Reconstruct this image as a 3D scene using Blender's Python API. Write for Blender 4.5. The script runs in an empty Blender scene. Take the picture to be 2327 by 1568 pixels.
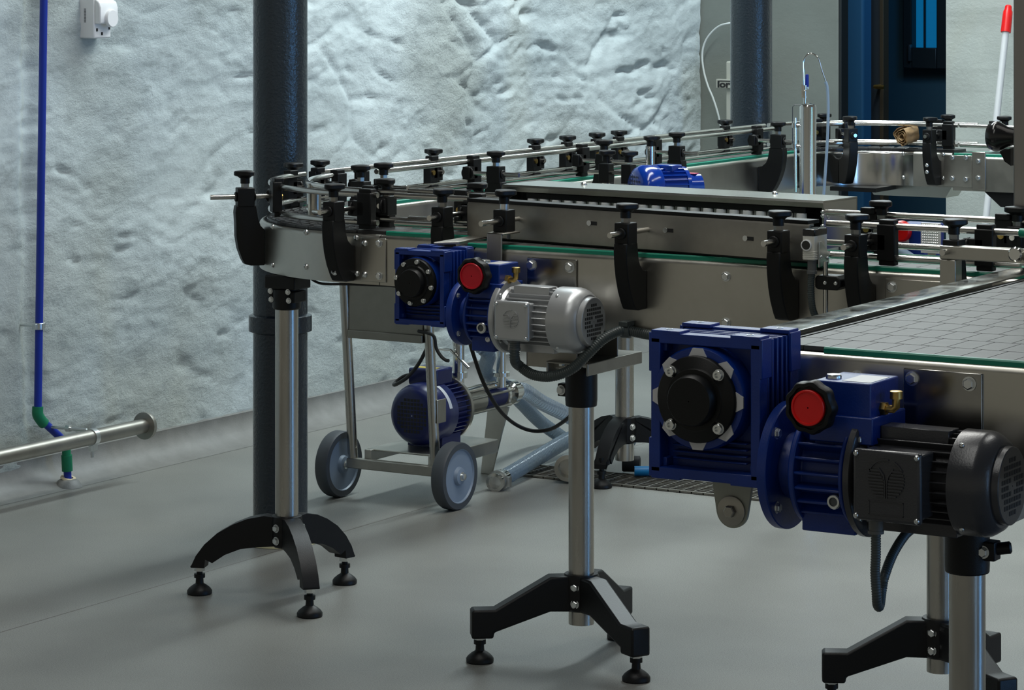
import bpy, bmesh, math, random
from mathutils import Vector, Matrix, noise

random.seed(7)
PI = math.pi
COL = bpy.context.scene.collection

# ------------------------------------------------------------------ survey
# The room was surveyed from the photograph: X runs along the conveyors, Y away
# across the room, Z up, the camera stands above the origin.
FOC, PX, PY, EYE = 6670.0, 1163.5, -75.0, 1.305
YAW = math.atan(3987 / 6670.0)
SN, CS = math.sin(YAW), math.cos(YAW)


def sight(x, y):
    u = (x - PX) / FOC
    return Vector((-SN + u * CS, CS + u * SN, (PY - y) / FOC))


def at(x, y, X=None, Y=None, Z=None, d=None):
    """point on the sight line of a survey reading, on the given plane"""
    r = sight(x, y)
    if Z is not None:
        t = (Z - EYE) / r.z
    elif Y is not None:
        t = Y / r.y
    elif X is not None:
        t = X / r.x
    else:
        t = d
    return Vector((r.x * t, r.y * t, EYE + r.z * t))


# ------------------------------------------------------------------ materials
def new_mat(name):
    m = bpy.data.materials.new(name)
    m.use_nodes = True
    nt = m.node_tree
    b = nt.nodes.get('Principled BSDF')
    return m, nt, b


def link(nt, a, ao, b, bi):
    nt.links.new(a.outputs[ao], b.inputs[bi])


def plain(name, col, rough=0.5, metal=0.0, bump=0.0, bscale=200.0, var=0.0, vscale=8.0, coat=0.0, stretch=None, rvar=0.0, spec=0.5):
    m, nt, b = new_mat(name)
    b.inputs['Specular IOR Level'].default_value = spec
    b.inputs['Base Color'].default_value = (*col, 1)
    b.inputs['Roughness'].default_value = rough
    b.inputs['Metallic'].default_value = metal
    if coat:
        b.inputs['Coat Weight'].default_value = coat
        b.inputs['Coat Roughness'].default_value = 0.08
    tc = nt.nodes.new('ShaderNodeTexCoord')
    src = tc
    out = 'Object'
    if stretch:
        mp = nt.nodes.new('ShaderNodeMapping')
        mp.inputs['Scale'].default_value = stretch
        link(nt, tc, 'Object', mp, 'Vector')
        src, out = mp, 'Vector'
    if bump:
        n = nt.nodes.new('ShaderNodeTexNoise')
        n.inputs['Scale'].default_value = bscale
        n.inputs['Detail'].default_value = 3
        link(nt, src, out, n, 'Vector')
        bp = nt.nodes.new('ShaderNodeBump')
        bp.inputs['Strength'].default_value = bump
        bp.inputs['Distance'].default_value = 0.002
        link(nt, n, 'Fac', bp, 'Height')
        link(nt, bp, 'Normal', b, 'Normal')
    if var or rvar:
        n2 = nt.nodes.new('ShaderNodeTexNoise')
        n2.inputs['Scale'].default_value = vscale
        n2.inputs['Detail'].default_value = 5
        n2.inputs['Roughness'].default_value = 0.6
        link(nt, src, out, n2, 'Vector')
        if var:
            r = nt.nodes.new('ShaderNodeValToRGB')
            r.color_ramp.elements[0].position = 0.3
            r.color_ramp.elements[1].position = 0.7
            r.color_ramp.elements[0].color = (*[c * (1 - var) for c in col], 1)
            r.color_ramp.elements[1].color = (*[min(1, c * (1 + var)) for c in col], 1)
            link(nt, n2, 'Fac', r, 'Fac')
            link(nt, r, 'Color', b, 'Base Color')
        if rvar:
            mr = nt.nodes.new('ShaderNodeMapRange')
            mr.inputs['From Min'].default_value = 0.3
            mr.inputs['From Max'].default_value = 0.7
            mr.inputs['To Min'].default_value = max(0.02, rough - rvar)
            mr.inputs['To Max'].default_value = rough + rvar
            link(nt, n2, 'Fac', mr, 'Value')
            link(nt, mr, 'Result', b, 'Roughness')
    return m


M = {}
M['steel'] = plain('brushed_stainless', (0.50, 0.485, 0.44), 0.34, 1.0, var=0.10, vscale=9, rvar=0.07)
M['steel_tube'] = plain('ground_stainless_tube', (0.46, 0.44, 0.40), 0.27, 1.0, var=0.12, vscale=30, stretch=(1, 1, 0.12), rvar=0.06)
M['steel_pol'] = plain('polished_stainless', (0.66, 0.66, 0.64), 0.13, 1.0)
M['steel_rod'] = plain('bright_rod', (0.62, 0.61, 0.58), 0.22, 1.0)
M['steel_lip'] = plain('worn_lip_steel', (0.36, 0.36, 0.33), 0.17, 1.0, var=0.25, vscale=16, rvar=0.08)
M['steel_dull'] = plain('dull_stainless', (0.36, 0.345, 0.31), 0.42, 1.0, var=0.12, vscale=14)
M['cover_steel'] = plain('cover_sheet', (0.50, 0.51, 0.47), 0.24, 1.0, var=0.08, vscale=12)
M['zinc'] = plain('zinc_plated', (0.72, 0.74, 0.74), 0.28, 1.0)
M['brass'] = plain('brass', (0.55, 0.38, 0.12), 0.32, 1.0, var=0.15, vscale=60)
M['black'] = plain('black_polyamide', (0.0045, 0.0050, 0.0055), 0.46, 0.0, bump=0.08, bscale=900, spec=0.3)
M['black_rub'] = plain('black_rubber', (0.008, 0.008, 0.008), 0.6)
M['black_gloss'] = plain('black_gloss', (0.012, 0.012, 0.013), 0.16)
M['leg_black'] = plain('leg_polyamide', (0.0050, 0.0055, 0.0065), 0.44, 0.0, bump=0.12, bscale=500, spec=0.3)
M['blue'] = plain('gearbox_blue', (0.0008, 0.026, 0.205), 0.38, 0.0, bump=0.10, bscale=350, var=0.12, vscale=20)
M['blue_dark'] = plain('pump_blue', (0.006, 0.012, 0.085), 0.33, 0.0, bump=0.06, bscale=300)
M['blue_shiny'] = plain('motor_blue', (0.001, 0.032, 0.27), 0.18, 0.0, coat=0.4)
M['silver'] = plain('silver_paint', (0.46, 0.47, 0.48), 0.36, 0.55, bump=0.05, bscale=500)
M['dgrey'] = plain('dark_grey_paint', (0.040, 0.041, 0.047), 0.27, 0.1, bump=0.08, bscale=400)
M['red'] = plain('red_plastic', (0.74, 0.003, 0.003), 0.38)
M['red_dark'] = plain('crimson_plastic', (0.56, 0.002, 0.016), 0.38)
M['green'] = plain('green_wear_plastic', (0.0, 0.20, 0.125), 0.42)
M['green_pipe'] = plain('green_pipe_plastic', (0.0, 0.17, 0.075), 0.5)
M['pipe_blue'] = plain('blue_pipe_paint', (0.002, 0.022, 0.30), 0.42)
M['white'] = plain('white_plastic', (0.86, 0.86, 0.87), 0.35)
M['cream'] = plain('cream_plastic', (0.66, 0.56, 0.38), 0.5)
M['roller_grey'] = plain('grey_roller_plastic', (0.36, 0.36, 0.34), 0.45)
M['grey_plastic'] = plain('grey_plastic', (0.10, 0.105, 0.105), 0.5)
M['conduit'] = plain('grey_conduit', (0.045, 0.058, 0.058), 0.42)
M['tyre'] = plain('grey_tyre', (0.052, 0.060, 0.070), 0.55)
M['panel_steel'] = plain('dim_panel_steel', (0.27, 0.255, 0.22), 0.45, 1.0, var=0.1, vscale=10)
M['plate_dark'] = plain('dark_bright_plate', (0.30, 0.295, 0.28), 0.20, 1.0, var=0.12, vscale=12)
M['wheel'] = plain('pale_blue_wheel', (0.20, 0.255, 0.33), 0.42)
M['hose_blue'] = plain('blue_tube', (0.0, 0.17, 0.42), 0.4)
M['clear_tube'] = plain('milky_tube', (0.30, 0.42, 0.56), 0.3)
M['white_tube'] = plain('white_tube', (0.60, 0.63, 0.62), 0.4)
M['label_white'] = plain('label_white', (0.6, 0.6, 0.62), 0.5)
M['label_red'] = plain('label_pink', (0.65, 0.12, 0.18), 0.5)
M['label_yellow'] = plain('label_yellow', (0.62, 0.48, 0.06), 0.5)
M['ink'] = plain('ink', (0.01, 0.01, 0.01), 0.6)
M['paper'] = plain('brown_paper', (0.36, 0.235, 0.115), 0.7, var=0.25, vscale=50)
M['carton'] = plain('pale_carton', (0.40, 0.40, 0.35), 0.7, var=0.05)
M['handle'] = plain('grey_white_handle', (0.62, 0.63, 0.64), 0.35)
M['sensor_white'] = plain('sensor_white', (0.62, 0.61, 0.55), 0.4)
M['dark_metal'] = plain('dark_metal', (0.10, 0.11, 0.12), 0.35, 0.8)
M['plate_grey'] = plain('plate_grey_paint', (0.36, 0.37, 0.31), 0.45)
M['frame_brown'] = plain('machine_post_steel', (0.30, 0.285, 0.27), 0.42, 0.85, stretch=(1, 1, 0.1), var=0.08)
M['dark_room'] = plain('dark_teal_wall', (0.022, 0.062, 0.085), 0.8)
M['dark_door'] = plain('dark_door_paint', (0.012, 0.018, 0.025), 0.5)
M['blue_glow_strip'] = plain('blue_glow_colour', (0.006, 0.075, 0.18), 0.7)  # blue glow beyond the opening, put into the base colour
M['door_edge'] = plain('dark_bronze_edge', (0.035, 0.026, 0.014), 0.5)
M['dark_frame'] = plain('dark_window_frame', (0.006, 0.010, 0.012), 0.5)
M['chain'] = plain('slat_chain_plastic', (0.088, 0.087, 0.082), 0.52, 0.0, bump=0.15, bscale=220, var=0.12, vscale=30, spec=0.3)
M['chain_dark'] = plain('dark_slat_chain', (0.030, 0.030, 0.031), 0.34, 0.0, bump=0.15, bscale=260, var=0.15, vscale=40)
M['grate'] = plain('grate_steel', (0.20, 0.19, 0.165), 0.5, 0.7)
M['void'] = plain('drain_channel', (0.02, 0.02, 0.018), 0.7)
M['stain'] = plain('yellowish_sealant', (0.30, 0.28, 0.17), 0.6)


def mat_column():
    m, nt, b = new_mat('column_paint')
    b.inputs['Base Color'].default_value = (0.020, 0.030, 0.040, 1)
    b.inputs['Roughness'].default_value = 0.12
    tc = nt.nodes.new('ShaderNodeTexCoord')
    n = nt.nodes.new('ShaderNodeTexNoise')
    n.inputs['Scale'].default_value = 150
    n.inputs['Detail'].default_value = 3
    n.inputs['Roughness'].default_value = 0.55
    link(nt, tc, 'Object', n, 'Vector')
    bp = nt.nodes.new('ShaderNodeBump')
    bp.inputs['Strength'].default_value = 0.5
    bp.inputs['Distance'].default_value = 0.0032
    link(nt, n, 'Fac', bp, 'Height')
    link(nt, bp, 'Normal', b, 'Normal')
    return m


def mat_stone(name='whitewashed_stone', c0=(0.44, 0.505, 0.52), c1=(0.63, 0.70, 0.71), warm=(0.56, 0.585, 0.50), strength=0.7, flecks=0.6, grit=30):
    m, nt, b = new_mat(name)
    b.inputs['Roughness'].default_value = 0.85
    tc = nt.nodes.new('ShaderNodeTexCoord')
    mp = nt.nodes.new('ShaderNodeMapping')
    mp.inputs['Scale'].default_value = (1, 0.55, 1.4)
    link(nt, tc, 'Object', mp, 'Vector')
    big = nt.nodes.new('ShaderNodeTexNoise')
    big.inputs['Scale'].default_value = 2.6
    big.inputs['Detail'].default_value = 6
    big.inputs['Roughness'].default_value = 0.62
    link(nt, mp, 'Vector', big, 'Vector')
    r = nt.nodes.new('ShaderNodeValToRGB')
    r.color_ramp.elements[0].position = 0.30
    r.color_ramp.elements[0].color = (*c0, 1)
    r.color_ramp.elements[1].position = 0.66
    r.color_ramp.elements[1].color = (*c1, 1)
    link(nt, big, 'Fac', r, 'Fac')
    n3 = nt.nodes.new('ShaderNodeTexNoise')
    n3.inputs['Scale'].default_value = 1.3
    n3.inputs['Detail'].default_value = 2
    link(nt, tc, 'Object', n3, 'Vector')
    mr = nt.nodes.new('ShaderNodeMapRange')
    mr.inputs['From Min'].default_value = 0.5
    mr.inputs['From Max'].default_value = 0.72
    mr.inputs['To Max'].default_value = 0.55
    link(nt, n3, 'Fac', mr, 'Value')
    mx = nt.nodes.new('ShaderNodeMix')
    mx.data_type = 'RGBA'
    mx.inputs['B'].default_value = (*warm, 1)
    nt.links.new(mr.outputs['Result'], mx.inputs['Factor'])
    nt.links.new(r.outputs['Color'], mx.inputs['A'])
    # greyer worn flecks, drawn out level
    mpf = nt.nodes.new('ShaderNodeMapping')
    mpf.inputs['Scale'].default_value = (1, 7.0, 19.0)
    link(nt, tc, 'Object', mpf, 'Vector')
    nf = nt.nodes.new('ShaderNodeTexNoise')
    nf.inputs['Scale'].default_value = 1.0
    nf.inputs['Detail'].default_value = 8
    nf.inputs['Roughness'].default_value = 0.68
    link(nt, mpf, 'Vector', nf, 'Vector')
    fm = nt.nodes.new('ShaderNodeMapRange')
    fm.inputs['From Min'].default_value = 0.52
    fm.inputs['From Max'].default_value = 0.68
    fm.inputs['To Max'].default_value = flecks
    link(nt, nf, 'Fac', fm, 'Value')
    mf = nt.nodes.new('ShaderNodeMix')
    mf.data_type = 'RGBA'
    mf.inputs['B'].default_value = (*[c * 0.62 for c in c0], 1)
    nt.links.new(fm.outputs['Result'], mf.inputs['Factor'])
    nt.links.new(mx.outputs['Result'], mf.inputs['A'])
    nt.links.new(mf.outputs['Result'], b.inputs['Base Color'])
    f = nt.nodes.new('ShaderNodeTexNoise')
    f.inputs['Scale'].default_value = grit
    f.inputs['Detail'].default_value = 12
    f.inputs['Roughness'].default_value = 0.74
    mg = nt.nodes.new('ShaderNodeMapping')
    mg.inputs['Scale'].default_value = (1, 0.85, 1.15)
    link(nt, tc, 'Object', mg, 'Vector')
    link(nt, mg, 'Vector', f, 'Vector')
    bp = nt.nodes.new('ShaderNodeBump')
    bp.inputs['Strength'].default_value = strength
    bp.inputs['Distance'].default_value = 0.022
    link(nt, f, 'Fac', bp, 'Height')
    pm = nt.nodes.new('ShaderNodeMapRange')
    pm.inputs['From Min'].default_value = 0.40
    pm.inputs['From Max'].default_value = 0.62
    pm.inputs['To Min'].default_value = strength * 0.5
    pm.inputs['To Max'].default_value = strength * 1.2
    link(nt, n3, 'Fac', pm, 'Value')
    link(nt, pm, 'Result', bp, 'Strength')
    link(nt, bp, 'Normal', b, 'Normal')
    return m


def mat_floor():
    m, nt, b = new_mat('grey_epoxy_floor')
    tc = nt.nodes.new('ShaderNodeTexCoord')
    sp = nt.nodes.new('ShaderNodeTexNoise')
    sp.inputs['Scale'].default_value = 420
    sp.inputs['Detail'].default_value = 2
    link(nt, tc, 'Object', sp, 'Vector')
    r = nt.nodes.new('ShaderNodeValToRGB')
    r.color_ramp.elements[0].position = 0.33
    r.color_ramp.elements[0].color = (0.158, 0.160, 0.149, 1)
    r.color_ramp.elements[1].position = 0.66
    r.color_ramp.elements[1].color = (0.280, 0.281, 0.260, 1)
    link(nt, sp, 'Fac', r, 'Fac')
    bl = nt.nodes.new('ShaderNodeTexNoise')
    bl.inputs['Scale'].default_value = 2.2
    bl.inputs['Detail'].default_value = 4
    link(nt, tc, 'Object', bl, 'Vector')
    r2 = nt.nodes.new('ShaderNodeValToRGB')
    r2.color_ramp.elements[0].position = 0.35
    r2.color_ramp.elements[0].color = (0.84, 0.84, 0.84, 1)
    r2.color_ramp.elements[1].position = 0.65
    r2.color_ramp.elements[1].color = (1.06, 1.06, 1.06, 1)
    link(nt, bl, 'Fac', r2, 'Fac')
    mx = nt.nodes.new('ShaderNodeMix')
    mx.data_type = 'RGBA'
    mx.blend_type = 'MULTIPLY'
    mx.inputs['Factor'].default_value = 1
    nt.links.new(r.outputs['Color'], mx.inputs['A'])
    nt.links.new(r2.outputs['Color'], mx.inputs['B'])
    # the brownish joint in the screed
    sx = nt.nodes.new('ShaderNodeSeparateXYZ')
    link(nt, tc, 'Object', sx, 'Vector')
    a = nt.nodes.new('ShaderNodeMath')
    a.operation = 'ADD'
    a.inputs[1].default_value = 3.815
    link(nt, sx, 'X', a, 0)
    ab = nt.nodes.new('ShaderNodeMath')
    ab.operation = 'ABSOLUTE'
    link(nt, a, 0, ab, 0)
    lt = nt.nodes.new('ShaderNodeMath')
    lt.operation = 'LESS_THAN'
    lt.inputs[1].default_value = 0.0016
    link(nt, ab, 0, lt, 0)
    mx2 = nt.nodes.new('ShaderNodeMix')
    mx2.data_type = 'RGBA'
    mx2.inputs['B'].default_value = (0.075, 0.060, 0.045, 1)
    nt.links.new(lt.outputs[0], mx2.inputs['Factor'])
    nt.links.new(mx.outputs['Result'], mx2.inputs['A'])
    nt.links.new(mx2.outputs['Result'], b.inputs['Base Color'])
    b.inputs['Roughness'].default_value = 0.36
    bp = nt.nodes.new('ShaderNodeBump')
    bp.inputs['Strength'].default_value = 0.25
    bp.inputs['Distance'].default_value = 0.001
    link(nt, sp, 'Fac', bp, 'Height')
    link(nt, bp, 'Normal', b, 'Normal')
    return m


def mat_hose(name='clear_reinforced_hose', col=(0.27, 0.35, 0.43, 1), tr=0.62):
    m, nt, b = new_mat(name)
    b.inputs['Base Color'].default_value = col
    b.inputs['Roughness'].default_value = 0.14
    b.inputs['Transmission Weight'].default_value = tr
    b.inputs['IOR'].default_value = 1.4
    return m


def mat_emit(name, col, s):
    m, nt, b = new_mat(name)
    b.inputs['Base Color'].default_value = (0.01, 0.02, 0.03, 1)
    b.inputs['Emission Color'].default_value = (*col, 1)
    b.inputs['Emission Strength'].default_value = s
    return m


M['column'] = mat_column()
M['stone'] = mat_stone()
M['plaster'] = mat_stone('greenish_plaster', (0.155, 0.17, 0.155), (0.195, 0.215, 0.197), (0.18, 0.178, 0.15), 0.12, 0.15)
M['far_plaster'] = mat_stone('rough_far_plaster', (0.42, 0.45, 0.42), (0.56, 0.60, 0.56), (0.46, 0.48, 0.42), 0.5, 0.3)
M['floor'] = mat_floor()
M['cove'] = plain('cove_screed', (0.20, 0.20, 0.19), 0.5, 0, bump=0.3, bscale=300, var=0.14, vscale=14)
M['hose'] = mat_hose()
M['hose_clear'] = mat_hose('clear_wire_hose', (0.62, 0.70, 0.78, 1), 0.78)
M['pane'] = mat_emit('lit_window_pane', (0.0, 0.17, 0.42), 0.55)


# ------------------------------------------------------------------ mesh tools
def frame(z, up=(0, 0, 1)):
    z = Vector(z).normalized()
    up = Vector(up)
    if abs(z.dot(up)) > 0.98:
        up = Vector((1, 0, 0))
    x = up.cross(z).normalized()
    y = z.cross(x)
    return x, y, z


class MB:
    def __init__(self):
        self.v, self.f = [], []

    def add(self, vs, fs):
        n = len(self.v)
        self.v += [Vector(p) for p in vs]
        self.f += [tuple(i + n for i in f) for f in fs]
        return self

    def box(self, lo, hi, R=None, c=None):
        (a, b, d), (e, g, h) = lo, hi
        P = [(a, b, d), (e, b, d), (e, g, d), (a, g, d), (a, b, h), (e, b, h), (e, g, h), (a, g, h)]
        if R is not None:
            c = Vector(c) if c is not None else (Vector(lo) + Vector(hi)) / 2
            P = [R @ (Vector(p) - c) + c for p in P]
        return self.add(P, [(3, 2, 1, 0), (4, 5, 6, 7), (0, 1, 5, 4), (1, 2, 6, 5), (2, 3, 7, 6), (3, 0, 4, 7)])

    def ring(self, c, x, y, r, n, ph=0.0):
        return [c + x * (math.cos(2 * PI * i / n + ph) * r) + y * (math.sin(2 * PI * i / n + ph) * r) for i in range(n)]

    def lathe(self, prof, o, axis, n=24, up=(0, 0, 1), caps=True, rfun=None, ph=0.0):
        """prof: list of (radius, height along axis)"""
        x, y, z = frame(axis, up)
        o = Vector(o)
        vs, fs = [], []
        for r, h in prof:
            for i in range(n):
                t = 2 * PI * i / n + ph
                rr = r * (rfun(t) if rfun else 1.0)
                vs.append(o + z * h + x * (math.cos(t) * rr) + y * (math.sin(t) * rr))
        for k in range(len(prof) - 1):
            for i in range(n):
                j = (i + 1) % n
                fs.append((k * n + i, k * n + j, (k + 1) * n + j, (k + 1) * n + i))
        if caps:
            fs.append(tuple(reversed(range(n))))
            b = (len(prof) - 1) * n
            fs.append(tuple(range(b, b + n)))
        return self.add(vs, fs)

    def cyl(self, p0, p1, r, r1=None, n=20, caps=True):
        p0, p1 = Vector(p0), Vector(p1)
        L = (p1 - p0).length
        return self.lathe([(r, 0), (r if r1 is None else r1, L)], p0, p1 - p0, n, caps=caps)

    def prism(self, pts, o, ux, uy, depth, centre=True):
        """outline in the plane (ux, uy) at o, extruded along ux x uy"""
        ux, uy, o = Vector(ux).normalized(), Vector(uy).normalized(), Vector(o)
        n = ux.cross(uy)
        s = -depth / 2 if centre else 0.0
        k = len(pts)
        vs = [o + ux * a + uy * b + n * s for a, b in pts] + [o + ux * a + uy * b + n * (s + depth) for a, b in pts]
        fs = [tuple(reversed(range(k))), tuple(range(k, 2 * k))]
        fs += [(i, (i + 1) % k, k + (i + 1) % k, k + i) for i in range(k)]
        return self.add(vs, fs)

    def tube(self, pts, r, n=10, closed=False, rfun=None, caps=True):
        pts = [Vector(p) for p in pts]
        N = len(pts)
        vs, fs = [], []
        prev = None
        for i, p in enumerate(pts):
            a = pts[(i - 1) % N] if (closed or i > 0) else p
            b = pts[(i + 1) % N] if (closed or i < N - 1) else p
            t = (b - a).normalized()
            if prev is None:
                x, y, _ = frame(t)
            else:
                x = (prev - t * prev.dot(t)).normalized()
                y = t.cross(x)
            prev = x
            rr = rfun(i) if rfun else r
            for q in range(n):
                ang = 2 * PI * q / n
                vs.append(p + x * (math.cos(ang) * rr) + y * (math.sin(ang) * rr))
        K = N if closed else N - 1
        for i in range(K):
            for q in range(n):
                q2, i2 = (q + 1) % n, (i + 1) % N
                fs.append((i * n + q, i * n + q2, i2 * n + q2, i2 * n + q))
        if caps and not closed:
            fs.append(tuple(reversed(range(n))))
            fs.append(tuple(range((N - 1) * n, N * n)))
        return self.add(vs, fs)

    def build(self, name, mat, parent=None, bevel=0.0, seg=2, smooth=35, origin=None):
        return make_obj(name, mesh_from(self, name, mat, smooth, origin, parent), parent, bevel, seg, origin)


ROOT = {}


def mesh_from(mb, name, mat, smooth, origin, parent):
    loc = Vector(origin) if origin is not None else (ROOT[parent] if parent is not None else Vector((0, 0, 0)))
    me = bpy.data.meshes.new(name)
    me.from_pydata([tuple(p - loc) for p in mb.v], [], mb.f)
    bm = bmesh.new()
    bm.from_mesh(me)
    bmesh.ops.recalc_face_normals(bm, faces=bm.faces)
    bm.to_mesh(me)
    bm.free()
    if smooth:
        for p in me.polygons:
            p.use_smooth = True
        me.set_sharp_from_angle(angle=math.radians(smooth))
    me.materials.append(M[mat] if isinstance(mat, str) else mat)
    return me


def make_obj(name, me, parent=None, bevel=0.0, seg=2, origin=None):
    o = bpy.data.objects.new(name, me)
    COL.objects.link(o)
    if parent is not None:
        o.parent = parent
        if origin is not None:                       # a part with a pivot of its own
            o.location = Vector(origin) - ROOT[parent]
            ROOT[o] = Vector(origin)
        else:
            ROOT[o] = ROOT[parent]
    else:
        o.location = Vector(origin) if origin is not None else Vector((0, 0, 0))
        ROOT[o] = o.location.copy()
    if bevel:
        md = o.modifiers.new('bevel', 'BEVEL')
        md.width = bevel
        md.segments = seg
        md.limit_method = 'ANGLE'
        md.angle_limit = math.radians(40)
        md.harden_normals = False
    return o


def tag(o, label, cat, group=None, kind='thing'):
    o['label'] = label
    o['category'] = cat
    o['kind'] = kind
    if group:
        o['group'] = group
    return o


def thing(name, label, cat, loc, group=None):
    o = bpy.data.objects.new(name, None)
    o.empty_display_size = 0.05
    COL.objects.link(o)
    o.location = Vector(loc)
    ROOT[o] = Vector(loc)
    return tag(o, label, cat, group)


def struct(o):
    o['kind'] = 'structure'
    return o


def smooth_path(pts, k=8):
    """Catmull-Rom through the points"""
    P = [Vector(p) for p in pts]
    P = [P[0] * 2 - P[1]] + P + [P[-1] * 2 - P[-2]]
    out = []
    for i in range(1, len(P) - 2):
        a, b, c, d = P[i - 1], P[i], P[i + 1], P[i + 2]
        for s in range(k):
            t = s / k
            out.append(0.5 * ((2 * b) + (c - a) * t + (2 * a - 5 * b + 4 * c - d) * t * t + (3 * b - a - 3 * c + d) * t ** 3))
    out.append(P[-2])
    return out


def resample(pts, step):
    pts = [Vector(p) for p in pts]
    out = [pts[0]]
    acc = 0.0
    for a, b in zip(pts, pts[1:]):
        L = (b - a).length
        while acc + L >= step:
            a = a + (b - a) * ((step - acc) / L)
            L = (b - a).length
            out.append(a.copy())
            acc = 0.0
        acc += L
    return out


def ribbed(pts, r, depth, pitch, n=14):
    """corrugated hose: three rings to each rib"""
    P = resample(pts, pitch / 3.0)
    mb = MB()
    mb.tube(P, r, n, rfun=lambda i: r - (depth if i % 3 == 0 else 0.0))
    return mb


MESH = {}


def stamp(name, key, maker, mat, parent, mtx=None, bevel=0.0, smooth=35, seg=2, tagname=None):
    """one shared mesh drawn in its own frame, set down as a part at mtx (world)"""
    if key not in MESH:
        mb = MB()
        maker(mb)
        MESH[key] = mesh_from(mb, key, mat, smooth, (0, 0, 0), None)
    o = bpy.data.objects.new(name, MESH[key])
    COL.objects.link(o)
    o.parent = parent
    if mtx is not None:
        base = Matrix.Translation(ROOT[parent])
        o.matrix_local = base.inverted() @ mtx
        ROOT[o] = mtx.translation.copy()
    else:
        ROOT[o] = ROOT[parent]
    if bevel:
        md = o.modifiers.new('bevel', 'BEVEL')
        md.width, md.segments, md.limit_method = bevel, seg, 'ANGLE'
        md.angle_limit = math.radians(40)
    return o


def facing(p, axis, up=(0, 0, 1)):
    x, y, z = frame(axis, up)
    m = Matrix((x, y, z)).transposed().to_4x4()
    m.translation = Vector(p)
    return m


# --- small hardware, drawn along +Z from the surface
def hex_bolt(mb, s=0.008):
    mb.lathe([(s * 1.25, 0), (s * 1.25, s * 0.2)], (0, 0, 0), (0, 0, 1), 20)
    mb.lathe([(s, s * 0.2), (s, s * 0.8), (s * 0.8, s * 0.95)], (0, 0, 0), (0, 0, 1), 6)


def dome_bolt(mb, s=0.006):
    mb.lathe([(s, 0), (s * 0.95, s * 0.35), (s * 0.7, s * 0.65), (s * 0.35, s * 0.8), (s * 0.3, s * 0.5)], (0, 0, 0), (0, 0, 1), 16)


def socket_bolt(mb, s=0.006):
    mb.lathe([(s * 1.15, 0), (s * 1.15, s * 0.2), (s, s * 0.2), (s, s * 0.95), (s * 0.9, s * 1.05), (s * 0.5, s * 1.05), (s * 0.5, s * 0.5)], (0, 0, 0), (0, 0, 1), 18)


def bolt(parent, p, axis, kind='hex', s=0.008, mat='zinc', name='bolt'):
    fn = {'hex': hex_bolt, 'dome': dome_bolt, 'socket': socket_bolt}[kind]
    return stamp(name, '%s_%s_%.4f' % (kind, mat, s), lambda mb: fn(mb, s), mat, parent, facing(p, axis))

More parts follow.
